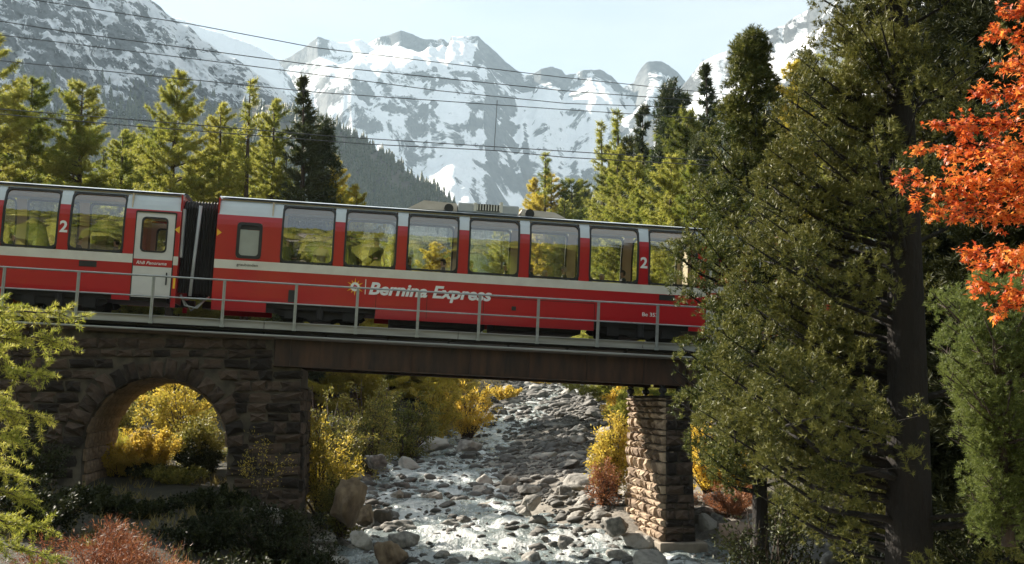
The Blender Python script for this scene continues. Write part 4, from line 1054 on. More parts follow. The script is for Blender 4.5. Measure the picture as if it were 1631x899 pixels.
# ------------------------------------------------------------------ passengers
def figure(pose):
    """one continuous body grown from a jointed skeleton; returns (mesh, hair mesh)"""
    if pose == 'stand':
        J = {'pel': (0, 0, .95, .145), 'bel': (0, .01, 1.10, .14), 'che': (0, .0, 1.32, .165), 'nk': (0, .0, 1.47, .06), 'hd': (0, -.02, 1.58, .085), 'tp': (0, -.01, 1.68, .085),
             'shL': (-.19, 0, 1.40, .07), 'elL': (-.25, -.05, 1.13, .045), 'wrL': (-.16, -.25, 1.05, .03), 'haL': (-.12, -.33, 1.06, .035),
             'shR': (.19, 0, 1.40, .07), 'elR': (.25, .02, 1.12, .045), 'wrR': (.26, -.08, .88, .03), 'haR': (.25, -.10, .79, .035),
             'hpL': (-.10, 0, .88, .10), 'knL': (-.11, -.03, .50, .065), 'anL': (-.11, .02, .09, .045), 'toL': (-.12, -.14, .03, .035),
             'hpR': (.10, 0, .88, .10), 'knR': (.11, -.03, .50, .065), 'anR': (.11, .02, .09, .045), 'toR': (.12, -.14, .03, .035)}
    else:
        J = {'pel': (0, 0, .55, .15), 'bel': (0, -.0, .72, .14), 'che': (0, .03, .94, .165), 'nk': (0, .02, 1.09, .06), 'hd': (0, -.01, 1.20, .085), 'tp': (0, 0, 1.30, .085),
             'shL': (-.19, .02, 1.02, .07), 'elL': (-.24, -.06, .76, .045), 'wrL': (-.15, -.28, .72, .03), 'haL': (-.12, -.36, .72, .035),
             'shR': (.19, .02, 1.02, .07), 'elR': (.24, -.06, .76, .045), 'wrR': (.15, -.28, .72, .03), 'haR': (.12, -.36, .74, .035),
             'hpL': (-.10, -.05, .52, .10), 'knL': (-.12, -.46, .52, .07), 'anL': (-.12, -.44, .09, .045), 'toL': (-.12, -.58, .03, .035),
             'hpR': (.10, -.05, .52, .10), 'knR': (.12, -.46, .52, .07), 'anR': (.12, -.44, .09, .045), 'toR': (.12, -.58, .03, .035)}
    E = [('pel', 'bel'), ('bel', 'che'), ('che', 'nk'), ('nk', 'hd'), ('hd', 'tp')]
    for s in 'LR': E += [('che', 'sh' + s), ('sh' + s, 'el' + s), ('el' + s, 'wr' + s), ('wr' + s, 'ha' + s), ('pel', 'hp' + s), ('hp' + s, 'kn' + s), ('kn' + s, 'an' + s), ('an' + s, 'to' + s)]
    # fingers and thumbs
    for s, sg in (('L', 1), ('R', -1)):
        h = J['ha' + s]; w = J['wr' + s]; d = (Vector(h[:3]) - Vector(w[:3])).normalized(); a = d.cross(Vector((0, 0, 1)) if abs(d.z) < .8 else Vector((0, 1, 0))).normalized()
        for f in range(4):
            b = Vector(h[:3]) + a * (f - 1.5) * .02 + d * .03; e = b + d * (.045 + .01 * (f in (1, 2))) + Vector((0, 0, -.015))
            J['f%s%d' % (s, f)] = tuple(e) + (.009,); E.append(('ha' + s, 'f%s%d' % (s, f)))
        e = Vector(w[:3]) + d * .05 + a * sg * .055; J['t' + s] = tuple(e) + (.010,); E.append(('ha' + s, 't' + s))
    names = list(J); me = bpy.data.meshes.new('person_body')
    me.from_pydata([J[n][:3] for n in names], [(names.index(a), names.index(b)) for a, b in E], [])
    o = bpy.data.objects.new('tmp', me); COL.objects.link(o)
    md = o.modifiers.new('skin', 'SKIN'); ss = o.modifiers.new('sub', 'SUBSURF'); ss.levels = 1; ss.render_levels = 1
    for i, n in enumerate(names):
        r = J[n][3]; rr = (r * 1.15, r * .75) if n in ('che', 'bel', 'pel') else (r, r); me.skin_vertices[0].data[i].radius = rr
    me.skin_vertices[0].data[names.index('pel')].use_root = True
    bpy.context.view_layer.update()
    out = bpy.data.meshes.new_from_object(o.evaluated_get(bpy.context.evaluated_depsgraph_get())); bpy.data.objects.remove(o)
    hz = J['hd'][2]; hx = J['hd']
    # hair cap
    import bmesh
    bm = bmesh.new(); bmesh.ops.create_uvsphere(bm, u_segments=12, v_segments=8, radius=.108)
    for v in list(bm.verts):
        if v.co.y < -.045 and v.co.z < .04: bm.verts.remove(v)
    for v in bm.verts: v.co = Vector((v.co.x * .92, v.co.y * 1.05 + hx[1] + .015, v.co.z * 1.1 + hz + .055))
    hm = bpy.data.meshes.new('hair'); bm.to_mesh(hm); bm.free()
    return out, hm, J
FIG = {p: figure(p) for p in ('stand', 'sit')}
FM = {}
def person(label, s, y, floor, pose, rz, cloth='cloth_dark', hair='hair_dark', sc=1.0, group=None):
    out, hm, J = FIG[pose]
    k = (pose, cloth)
    if k not in FM:
        b = out.copy(); b.materials.clear()
        for mm in (M[cloth], M['cloth_dark'], M['skin']): b.materials.append(mm)
        hz = J['nk'][2]; pz = J['pel'][2]
        for p in b.polygons:
            c = p.center; hand = any((c - Vector(J['ha' + q][:3])).length < .085 for q in 'LR')
            p.material_index = 2 if (c.z > hz or hand) else (1 if (c.z < pz - .02) else 0); p.use_smooth = True
        FM[k] = b
    kh = (pose, hair)
    if kh not in FM: h2 = hm.copy(); h2.materials.append(M[hair]); h2.polygons.foreach_set('use_smooth', [True] * len(h2.polygons)); FM[kh] = h2
    t = thing('person', label, 'person', tuple(TW(s, y, floor)), (0, 0, A_ + rz), group)
    t.scale = (sc,) * 3
    link('body', FM[k], t); link('hair', FM[kh], t)
    return t
ST, SE = 1.15, 1.16
person('person in dark clothes leftmost in the first big window of the middle coach', .22, -.75, ST, 'stand', R(70))
person('person in a cream jacket in the first big window of the middle coach', 1.36, -.8, ST, 'stand', R(170), 'cloth_light', 'hair_light')
person('tall dark clothed person standing in the second middle coach window', 2.42, -.75, 1.38, 'stand', R(200), sc=1.08)
person('light haired person in dark jacket in the second middle coach window', 3.2, -.95, ST + .12, 'stand', R(15), 'cloth_dark', 'hair_light', 1.02)
seats = [(4.32, 'left in the third big window'), (5.45, 'right in the third big window'), (6.42, 'left in the fourth big window'), (7.62, 'right in the fourth big window'),
         (8.50, 'left in the fifth big window'), (9.62, 'right in the fifth big window'), (10.50, 'left in the sixth big window'), (11.70, 'right in the sixth big window')]
for i, (s, w) in enumerate(seats):
    lt = s in (9.62,)
    person('seated dark clothed passenger ' + w + ' of the middle coach', s, -.78, SE, 'sit', R(90) if i % 2 == 0 else R(-90), 'cloth_dark', 'hair_light' if lt else 'hair_dark')
person('pale haired passenger seated on the far side in the sixth window of the middle coach', 11.25, .6, SE, 'sit', R(-90), 'cloth_light', 'hair_light')
person('pale clothed passenger seated on the far side in the fifth window of the middle coach', 9.2, .6, SE, 'sit', R(90), 'cloth_light', 'hair_light')
for s, w, rz in ((-8.55, 'left in the left coach window beside the figure 2', 90), (-7.35, 'right in the left coach window before the figure 2', -90), (-6.45, 'left in the left coach window next to the white door', 90), (-5.3, 'right in the left coach window next to the white door', -90)):
    person('seated passenger in dark clothes ' + w, s, -.78, SE, 'sit', R(rz))

# ------------------------------------------------------------------ overhead wires
def wire(name, label, pts, r=0.02, group='overhead wires'):
    """pts: (x, y, Y) seen positions with their depth"""
    P = [at(*p) for p in pts]
    a = P[0] + (P[0] - P[1]) * 1.0; b = P[-1] + (P[-1] - P[-2]) * 1.0
    m = MB().tube([a] + P + [b], r, 5, False)
    link(name, m.mesh(name, M['wire'], True), label=label, cat='wire', group=group)
wire('overhead_wire', 'topmost power line crossing above the glacier', [(0, -8, 48), (300, 38, 52), (500, 76, 55), (900, 124, 60), (1100, 145, 63)], .022)
wire('overhead_wire', 'second power line from the top across the mountains', [(0, 34, 48), (113, 52, 50), (500, 104, 55), (900, 145, 60), (1100, 160, 63)], .024)
wire('overhead_wire', 'third power line from the top across the mountains', [(0, 56, 48), (380, 103, 53), (700, 145, 57), (900, 165, 60), (1100, 172, 63)], .022)
wire('overhead_wire', 'fourth power line, lowest of the high ones above the glacier', [(0, 97, 48), (302, 127, 52), (500, 147, 55), (900, 175, 60), (1100, 188, 63)], .022)
wire('overhead_wire', 'upper railway wire just above the trees over the coach roof', [(0, 174, 43), (200, 190, 44), (536, 218, 46), (787, 234, 47), (960, 245, 48), (1100, 254, 49)], .02)
wire('overhead_wire', 'lower railway contact wire over the coach roof', [(0, 182, 43), (200, 200, 44), (586, 230, 46), (787, 240, 47), (900, 251, 48), (1100, 262, 49)], .02)
P = [at(792, 160, 47), at(787, 240, 47)]
link('dropper_wire', MB().tube(P, .014, 5).mesh('dropper_wire', M['wire']), label='thin upright dropper wire hanging to the contact wire near the middle', cat='wire')

# ------------------------------------------------------------------ trees beyond the track
G1, G2 = 'larches behind the train at the left', 'trees on the slope right of the glacier'
ORD0 = 'first second third fourth fifth sixth seventh eighth ninth tenth eleventh twelfth'.split()
L_ = [('larchC', 'larch', 'big shaggy larch at the left edge above the first coach window', -18, 52, 46, 1.05), ('larchA', 'larch', 'broad larch left of the larch with the visible dark trunk', 48, 128, 50, 1.0),
      ('larchA', 'larch', 'spreading larch with a visible dark trunk above the left coach door', 136, 130, 47, 1.0), ('larchB', 'larch', 'slender larch behind the left coach, second from the tall broad one', 196, 205, 56, 1.1),
      ('larchC', 'larch', 'tall broad larch directly above the gangway between the coaches', 285, 112, 50, .92), ('larchB', 'larch', 'low larch left of the tall broad one', 236, 222, 60, 1.1),
      ('larchB', 'larch', 'slim larch right of the tall broad one', 352, 162, 52, .95), ('larchThin', 'larch', 'thin sparse larch with a bare stem left of the dark pine', 400, 126, 50, .9),
      ('larchB', 'larch', 'yellow green larch touching the dark pine on its left', 436, 156, 52, .9), ('larchB', 'larch_gold', 'golden larch right of the dark pine above the coach', 540, 248, 52, .75),
      ('larchC', 'larch_gold', 'low golden larch beside the coach roof left of the valley', 566, 296, 48, .9), ('larchC', 'larch', 'low bushy larch above the left coach roof', 90, 240, 58, 1.2),
      ('larchC', 'larch', 'low bushy larch filling the gap above the gangway', 318, 240, 60, 1.2), ('larchA', 'larch', 'low larch between the two slim stems', 385, 232, 60, 1.1), ('larchC', 'larch', 'leftmost low larch behind the left coach', 10, 215, 57, 1.2)]
for q_, (x, yt) in enumerate([(60, 215), (165, 235), (215, 215), (258, 255), (335, 228), (372, 205), (418, 215), (455, 240), (112, 190), (300, 265), (-20, 190), (30, 175)]):
    L_.append((('larchB', 'larchThin', 'larchA')[q_ % 3], ('larch', 'larch_green')[q_ % 2], ORD0[q_] + ' low larch of the belt filling gaps above the left coach', x, yt, 66 + (q_ * 5) % 14, 1.0))
for k, mk, lab, x, yt, Y, wd in L_: plant(k, mk, 'larch_tree', lab, x, yt, Y + 24, G1, 'larch', wd)
plant('spruceA', 'spruce', 'pine_tree', 'dark dense pine among the larches left of the glacier', 478, 126, 73, None, 'pine', .9)
plant('pineB', 'spruce', 'pine_tree', 'shorter dark pine beside the dark dense one', 508, 212, 75, None, 'pine', .9)
R_ = [('larchThin', 'larch', 'thin larch tip rising highest left of the golden larches', 868, 243, 78), ('larchB', 'larch_gold', 'small golden larch at the left end of the right hand grove', 846, 287, 84),
      ('larchB', 'larch_gold', 'bright golden larch low in the valley beside the roof unit', 884, 276, 82), ('larchA', 'larch', 'round green larch right of the bright golden one', 912, 284, 80),
      ('larchThin', 'larch', 'tall thin larch with a bare top in front of the glacier', 958, 196, 74), ('larchThin', 'larch', 'tall thin larch just right of the bare topped one', 984, 178, 76),
      ('larchA', 'larch', 'yellow green larch below the dark spire', 1004, 250, 66), ('larchB', 'larch', 'pale larch low behind the coach under the dark spire', 938, 318, 68),
      ('larchC', 'larch', 'broad yellow larch low in front of the dark conifers', 1068, 246, 64), ('larchB', 'larch', 'small light larch just over the coach roof at the right', 1030, 318, 60),
      ('larchB', 'larch', 'low light larch beside the near pine crown', 1098, 262, 60), ('larchThin', 'larch', 'green larch between the two dark spires', 1046, 205, 78),
      ('larchB', 'larch', 'low green larch over the coach roof in mid valley', 905, 318, 72), ('larchA', 'larch_gold', 'small yellow larch tucked behind the low green one', 862, 312, 74), ('larchB', 'larch', 'slender larch behind the broad yellow one', 975, 240, 72)]
R_ += [('larchB', 'larch_green', 'green larch at the left foot of the dark slope', 935, 286, 90), ('larchB', 'larch_green', 'green larch behind the thin bare topped larch', 966, 236, 92), ('larchA', 'larch_green', 'green larch filling the grove below the spires', 1012, 226, 88),
       ('larchB', 'larch_green', 'upright green larch left of the tallest dark pine', 1078, 190, 86), ('larchA', 'larch_green', 'green larch in front of the tallest dark pine', 1104, 176, 70), ('larchC', 'larch_green', 'green bushy larch low over the coach roof end', 1050, 300, 66), ('larchB', 'larch_green', 'narrow green larch low over the roof', 990, 292, 70)]
for k, mk, lab, x, yt, Y in R_:
    Y += 96 if x < 965 else 32 if x < 1000 else 16 if x < 1060 else 0
    plant(k, mk, 'larch_tree', lab, x, yt, Y, G2, 'larch', 1.0)
for k, lab, x, yt, Y, wd in (('spruceA', 'dark pointed spruce spire in front of the glacier edge', 1027, 168, 80, .8), ('pineB', 'dark conifer right of the pointed spire', 1064, 153, 78, .9), ('spruceA', 'tallest dark pine of the right hand grove', 1119, 107, 72, .8),
                        ('spruceA', 'dark spruce behind the tallest dark pine', 1092, 150, 84, 1.0), ('pineB', 'dark conifer low between the light larches', 1118, 236, 62, .9), ('spruceA', 'dark spruce left of the grove near the thin larches', 1000, 218, 84, .9), ('pineB', 'dark conifer seen between the near pine and the yellow larch', 1297, 108, 58, .9),
                        ('spruceA', 'dark pine behind the near pine crown', 1160, 185, 60, .8), ('spruceA', 'dark spruce low in the grove beside the coach roof', 925, 300, 86, 1.0)):
    plant(k, 'spruce', 'conifer', lab, x, yt, Y + (96 if x < 965 else 20 if x < 1060 else 0), G2, 'conifer', wd)
plant('larchB', 'larch_gold', 'larch_tree', 'tall yellow larch standing behind the near pine crown', 1252, 98, 52, None, 'larch', .85)
plant('larchC', 'larch', 'larch_tree', 'green larch behind the pines at the right', 1345, 60, 56, None, 'larch', 1.0)
# the wood behind the train that is seen through the coach windows
ORD = 'first second third fourth fifth sixth seventh eighth ninth tenth eleventh twelfth thirteenth'.split()
gg = random.Random(3)
for i in range(13):
    x = 640 + i * 48 + gg.uniform(-18, 18)
    key = gg.choice(['larchC', 'larchA', 'larchC']); mk = gg.choice(['larch', 'larch', 'larch_gold'])
    Yp = (92 if x < 700 else 182 if x < 965 else 128) + gg.uniform(-4, 8)
    plant(key, mk, 'larch_tree', ORD[i] + ' from the left of the low larches behind the middle coach windows', x, 368 + gg.uniform(-14, 24), Yp, 'low larches seen through the coach windows', 'larch', 1.5 if Yp < 150 else 1.0)
for i in range(10):
    x = -40 + i * 62 + gg.uniform(-18, 18)
    plant(gg.choice(['larchC', 'larchA']), 'larch', 'larch_tree', ORD[i] + ' from the left of the low larches behind the left coach windows', x, 300 + gg.uniform(-14, 24), 82 + gg.uniform(-4, 6), 'low larches seen through the left coach windows', 'larch', 1.4)

# ------------------------------------------------------------------ near pines at the right
def tabenv(ts, rs):
    return lambda t: float(np.interp(t, ts, rs))
bN = at(1442, 899, 19); zN = gz(bN[0], 19)
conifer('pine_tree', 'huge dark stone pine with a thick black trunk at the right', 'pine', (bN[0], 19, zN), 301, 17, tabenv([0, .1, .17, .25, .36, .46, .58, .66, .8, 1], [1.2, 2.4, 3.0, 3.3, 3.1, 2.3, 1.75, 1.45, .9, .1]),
        245, 'pine', 'pine_shaded', 'bark_dark', skip=(-1.8, .75, .42), trunk_r=.44, clear=.13, azbias=(math.pi, .95, .85), leafL=.085, leafW=.016, ntuft=56, k=15, step=.3, limb=.02, clump=.33)
bM = at(1212, 899, 26); zM = gz(bM[0], 26); topM = at(1200, 86, 26)[2]
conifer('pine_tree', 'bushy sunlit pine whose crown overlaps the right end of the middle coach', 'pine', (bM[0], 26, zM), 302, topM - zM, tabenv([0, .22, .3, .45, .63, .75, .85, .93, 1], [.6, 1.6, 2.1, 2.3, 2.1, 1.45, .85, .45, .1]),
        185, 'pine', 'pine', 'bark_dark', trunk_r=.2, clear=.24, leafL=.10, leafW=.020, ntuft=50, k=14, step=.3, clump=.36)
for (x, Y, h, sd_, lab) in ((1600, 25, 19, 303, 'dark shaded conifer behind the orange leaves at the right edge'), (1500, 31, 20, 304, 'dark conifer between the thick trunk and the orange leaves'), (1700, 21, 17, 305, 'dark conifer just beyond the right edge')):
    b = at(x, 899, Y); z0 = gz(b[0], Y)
    conifer('conifer', lab, 'conifer', (b[0], Y, z0), sd_, h, cone_env(3.5, .5), 250, 'spruce', 'shade_dark', 'bark_dark', trunk_r=.25, clear=.04, leafL=.2, leafW=.035, ntuft=13, k=9, spread=.6, step=.28)
# young pine in front
b = at(1608, 899, 12)
conifer('young_pine', 'bright green young pine in the lower right under the orange leaves', 'young pine', (b[0], 12, at(0, 870, 12)[2]), 306, 2.55, tabenv([0, .2, .45, .7, .9, 1], [.3, .42, .62, .82, .7, .25]),
        150, 'pine', 'juniper', 'bark', trunk_r=.05, clear=.02, leafL=.045, leafW=.0055, ntuft=44, k=18, step=.15, minlen=.12, clump=.15)

# ------------------------------------------------------------------ shrubs
def shrub(name, label, cat, base, seed, h, rad, nst, nleaf, mat, leafL=.09, leafW=.05, droop=.3, group=None, twigs=5, low=.15, blade=False, stem=.012):
    g = np.random.default_rng(seed); t = thing(name, label, cat, tuple(base), None, group); w = MB(); Cs = []; Ds = []
    for i in range(nst):
        az = g.random() * 2 * math.pi; rr = rad * math.sqrt(g.random()); hh = h * (1 - .45 * (rr / rad) ** 2) * (.7 + .35 * g.random())
        d = np.array([math.cos(az), math.sin(az), 0]); r = np.linspace(0, 1, 6)[:, None]
        o = d * rad * .12 * g.random()
        pts = o + d * rr * r ** 1.3 + np.array([0, 0, 1.0]) * hh * (r - droop * .3 * r ** 3) + g.normal(size=(6, 3)) * .02 * h * r
        w.tube(pts, [stem * h * (1 - .8 * q) for q in r[:, 0]], 4, False)
        for j in range(twigs):
            q = low + (1 - low) * g.random(); k = min(4, int(q * 5)); p = pts[k] + (pts[k + 1] - pts[k]) * (q * 5 - k)
            td = unit(d * .7 + np.array([0, 0, .7]) + g.normal(size=3) * .7); tl = h * .22 * (1.15 - q * .6)
            w.tube([p, p + td * tl], [stem * h * .3, .003], 3, False)
            n = max(2, int(nleaf / (nst * twigs) * (0.5 + g.random())))
            s = g.random((n, 1)); c = p + td * tl * s + g.normal(size=(n, 3)) * .05 * h ** .5
            Cs.append(c); Ds.append(unit(td[None] + g.normal(size=(n, 3)) * (.5 if blade else .9)))
    C = np.concatenate(Cs); D = np.concatenate(Ds); n = len(C)
    V, F = (blades if blade else leaves)(g, C, D, leafL * (.6 + .8 * g.random(n)), leafW * (.7 + .6 * g.random(n)))
    w.build('stems', M['bark'], t); link('foliage', mesh_np('foliage', V, F), t, M[mat])
    return t
def sh(name, label, cat, x, ytop, Y, wpx, seed, mat, nleaf=5000, **k):
    """shrub whose top stands at (x, ytop) at depth Y and is about wpx pixels wide"""
    p = at(x, ytop, Y); z0 = gz(p[0], Y); return shrub(name, label, cat, (p[0], Y, z0 - .05), seed, p[2] - z0, wpx / 2 * Y / FPX, k.pop('nst', 26), nleaf, mat, **k)
sh('shrub', 'pale yellow leafed shrub at the foot of the abutment right corner', 'shrub', 512, 640, 40.5, 110, 1, 'willow', 9000, leafL=.11, leafW=.05)
sh('shrub', 'dark olive shrub under the left end of the girder', 'shrub', 520, 585, 47, 120, 2, 'olive', 9000, leafL=.12, leafW=.06)
sh('shrub', 'dark shrub behind the girder left of the willows', 'shrub', 590, 575, 55, 120, 3, 'olive', 9000, leafL=.13, leafW=.06)
sh('shrub', 'brown green shrub in the middle of the left river bank', 'shrub', 645, 600, 63, 110, 4, 'olive', 8000, leafL=.14, leafW=.07)
sh('willow_shrub', 'olive yellow willow shrub on the left river bank', 'shrub', 690, 585, 70, 110, 5, 'willow', 9000, leafL=.16, leafW=.07)
sh('willow_shrub', 'golden willow shrub reaching furthest towards the river', 'shrub', 745, 588, 76, 90, 6, 'gold', 7000, leafL=.17, leafW=.07)
sh('willow_shrub', 'yellow orange shrub behind the golden willow', 'shrub', 715, 578, 88, 100, 7, 'gold', 6000, leafL=.18, leafW=.08)
sh('willow_shrub', 'low yellow shrub far up the river under the girder', 'shrub', 800, 606, 112, 60, 8, 'willow', 4000, leafL=.2, leafW=.1)
sh('willow_shrub', 'tiny yellow shrub furthest up the river bank', 'shrub', 850, 600, 150, 70, 9, 'willow', 4000, leafL=.25, leafW=.12)
sh('willow_shrub', 'pale yellow willow left of the pier on the boulder bar', 'shrub', 976, 640, 46, 62, 10, 'willow', 9000, leafL=.12, leafW=.05, nst=34)
sh('willow_shrub', 'tall yellow willow behind the pier top', 'shrub', 1010, 596, 66, 110, 11, 'gold', 9000, leafL=.14, leafW=.06)
sh('shrub', 'small russet shrub at the foot of the willow by the pier', 'shrub', 962, 712, 43.5, 40, 12, 'heather', 3000, leafL=.1, leafW=.04)
sh('shrub', 'bright yellow shrub right of the pier', 'shrub', 1128, 655, 45, 120, 13, 'gold', 12000, leafL=.11, leafW=.05, nst=36)
sh('shrub', 'orange yellow shrub further right behind the pine foliage', 'shrub', 1185, 690, 44, 110, 14, 'gold', 8000, leafL=.11, leafW=.05)
sh('shrub', 'brown bush above the stones right of the pier', 'shrub', 1160, 760, 41.5, 130, 15, 'heather', 6000, leafL=.1, leafW=.03)
sh('shrub', 'dark green bush low under the pines on the right bank', 'shrub', 1270, 770, 37, 150, 16, 'olive', 9000, leafL=.09, leafW=.05)
sh('shrub', 'dark bush on the right bank left of the thick trunk', 'shrub', 1370, 760, 33, 150, 17, 'olive', 8000, leafL=.09, leafW=.05)
sh('young_larch', 'bright yellow young larch seen through the arch', 'young larch', 208, 668, 41, 80, 18, 'gold', 6000, leafL=.1, leafW=.02, blade=True)
sh('young_larch', 'green young larch at the left inside the arch opening', 'young larch', 160, 660, 40, 80, 19, 'larch_near', 7000, leafL=.1, leafW=.02, blade=True)
sh('shrub', 'olive leafed shrub filling the top of the arch view', 'shrub', 290, 592, 46, 150, 20, 'willow', 14000, leafL=.12, leafW=.06, nst=40)
sh('shrub', 'dark shrub at the left of the arch view', 'shrub', 195, 606, 49, 110, 21, 'olive', 9000, leafL=.12, leafW=.06)
sh('shrub', 'dim shrub at the lower right of the arch view', 'shrub', 318, 690, 41.5, 90, 22, 'olive', 8000, leafL=.1, leafW=.05)
sh('sapling', 'thin leafy sapling standing before the abutment right of the arch', 'sapling', 418, 640, 33.4, 70, 23, 'willow', 420, nst=7, leafL=.08, leafW=.03, low=.5)
sh('shrub', 'yellowish bush left of the boulders under the abutment', 'shrub', 545, 735, 38.5, 60, 24, 'olive', 4000, leafL=.09, leafW=.05)
for i_, (x, yt, Y, w_, lab) in enumerate([(815, 603, 165, 50, 'low yellow shrub at the left of the far stone field'), (880, 604, 160, 60, 'low yellow shrub under the middle of the girder far upstream'), (930, 606, 150, 50, 'low olive shrub far upstream left of the pier'), (985, 600, 110, 60, 'yellow shrub on the far right bank above the pier top')]):
    sh('willow_shrub', lab, 'shrub', x, yt, Y, w_, 80 + i_, 'willow', 3500, leafL=.26, leafW=.12)
sh('shrub', 'yellow green bush low inside the arch opening', 'shrub', 190, 700, 38.5, 90, 91, 'willow', 7000, leafL=.1, leafW=.05, nst=34)
sh('shrub', 'green yellow bush in the middle of the arch view', 'shrub', 245, 672, 39.5, 90, 92, 'willow', 8000, leafL=.1, leafW=.05, nst=34)
sh('shrub', 'leafy bush at the right inside the arch opening', 'shrub', 315, 640, 40.5, 90, 93, 'olive', 9000, leafL=.1, leafW=.05, nst=34)
sh('shrub', 'low olive bush at the arch threshold', 'shrub', 275, 735, 37.0, 110, 94, 'olive', 7000, leafL=.09, leafW=.045, nst=34)
for i_, (x, yt, Y, wp, lab) in enumerate([(330, 800, 27, 130, 'dark bush added for the shade before the arch'), (430, 770, 29, 150, 'dark bush added for the shade before the abutment foot'), (400, 850, 22, 200, 'dark bush added for the black shade at the bottom edge left of the river'), (500, 830, 27, 90, 'dark bush at the foot of the abutment beside the boulders'),
        (300, 850, 20, 170, 'dark bush added for the black shade behind the russet plumes'), (60, 740, 26, 170, 'dark shaded bush under the larch boughs'), (20, 640, 31, 160, 'tall dark shrub against the abutment at the left edge'), (250, 735, 38.5, 100, 'dark speckled bush low in the arch view'), (320, 700, 39.5, 80, 'dark bush against the right jamb of the arch'), (1218, 745, 23, 150, 'dark bush hiding the foot of the bushy pine'), (1500, 700, 27, 170, 'tall dark shrub right of the thick trunk'), (1590, 720, 19, 160, 'tall dark shrub under the young pine'), (230, 790, 30, 150, 'black shaded bush under the arch opening'), (340, 770, 32, 130, 'black shaded bush before the right jamb of the arch'), (150, 770, 30, 120, 'black shaded bush before the left jamb of the arch'), (1430, 850, 26, 190, 'black shaded bush at the foot of the thick trunk'), (1530, 800, 22, 200, 'dark shaded bush under the young pine')]):
    sh('bramble', lab, 'bush', x, yt, Y, wp, 60 + i_, 'shade_dark', 9000, leafL=.09, leafW=.05, nst=34)  # mostly bushes added to darken shaded ground, shade painted into their leaves
# low cover along both banks: nobody could count it
g = np.random.default_rng(77); n = 60000
X = g.uniform(-30, 30, n); Y = g.uniform(24, 130, n) ** 1.0
l = np.interp(Y, LY, LX); r = np.interp(Y, RY, RX)
ok = ((X < l - .9) | ((X > r + .9) & ((Y > 46) | (X > r + 9)))) & (fbm(X * .5, Y * .5, 55, 3) > .38)
px = X[ok]; py = Y[ok]; pz = ground(px, py)
A = unit(np.stack([g.normal(size=len(px)) * .4, g.normal(size=len(px)) * .4, np.ones(len(px))], -1))
V, F = tufts(g, np.stack([px, py, pz], -1), A, 3, .28, .035, .35)
link('bank_grass', mesh_np('bank_grass', V, F), mat=M['grassy'], kind='stuff', label='dry grass and low plants covering both river banks', cat='grass')

# russet heath plumes at the lower left
b = at(150, 899, 12.5)
shrub('heath_shrub', 'feathery russet shrub in the lower left corner in front of the arch', 'shrub', (b[0], 12.5, b[2] - .55), 31, 1.25, .95, 46, 26000, 'heather', leafL=.05, leafW=.008, droop=1.0, twigs=10, blade=True, stem=.004)
b = at(245, 899, 13.2)
shrub('heath_shrub', 'lower russet plumes spreading right of the feathery shrub', 'shrub', (b[0], 13.2, b[2] - .45), 32, .75, .75, 34, 13000, 'heather', leafL=.05, leafW=.008, droop=1.2, twigs=9, blade=True, stem=.005)

# ------------------------------------------------------------------ foreground larch branches at the left
g = np.random.default_rng(41)
fl = thing('larch_branches', 'bright green larch boughs reaching in from the left edge', 'larch', (at(-190, 640, 9.6)[0], 9.6, -3.2))
O = np.array(fl.location); w = MB(); Cs = []; Ds = []
w.tube([(0, 0, 0), (.03, 0, 2), (0, .05, 4.6)], [.1, .075, .04], 8)
for (x0, y0, x1, y1, Yd) in [(-190, 560, 168, 508, 9.4), (-190, 600, 120, 545, 9.7), (-190, 500, 70, 500, 9.9), (-190, 640, 108, 600, 9.3), (-190, 680, 96, 668, 9.6), (-190, 730, 70, 700, 9.2), (-190, 760, 60, 760, 9.6),
                             (-190, 800, 85, 800, 9.4), (-190, 860, 110, 850, 9.7), (-190, 910, 125, 890, 9.3), (-190, 620, 40, 640, 10.2), (-190, 700, 40, 730, 10.0), (-190, 560, 30, 560, 10.2), (-190, 830, 40, 830, 10.1), (-190, 930, 90, 930, 9.6)]:
    a = at(x0, y0, 9.6) - O; a[:2] = 0; e = at(x1 - 28, y1, Yd) - O
    r = np.linspace(0, 1, 14)[:, None]; L = np.linalg.norm(e - a)
    pts = a + (e - a) * r + np.array([0, 0, 1]) * (np.sin(r * 3.14) * .10 * L) + g.normal(size=(14, 3)) * .012
    w.tube(pts, [.02 * (1 - .85 * q) for q in r[:, 0]], 5, False)
    for j in range(3, 14):
        for rep in range(4):
            tl = (.10 + .24 * g.random()) * (1.15 - .5 * r[j, 0])
            td = unit((e - a) / L * (.4 + .5 * g.random()) + g.normal(size=3) * np.array([.5, .6, .35]) + np.array([0, 0, -.45 if g.random() < .7 else .35]))
            p = pts[j] + (pts[j - 1] - pts[j]) * g.random(); m_ = max(4, int(tl / .016)); q = np.linspace(.02, 1, m_)[:, None]
            line = p + td * tl * q + np.array([0, 0, -1]) * (tl * .18 * q ** 2)
            w.tube([p, line[-1]], [.004, .0018], 3, False)
            Cs.append(line + g.normal(size=(m_, 3)) * .003); Ds.append(np.repeat(td[None], m_, 0))
C = np.concatenate(Cs); D = unit(np.concatenate(Ds) * .55 + g.normal(size=C.shape) * .25)
V, F = tufts(g, C, D, 11, .036, .0055, .75)
w.build('boughs', M['bark'], fl, True); link('needles', mesh_np('needles', V, F), fl, M['larch_near'])

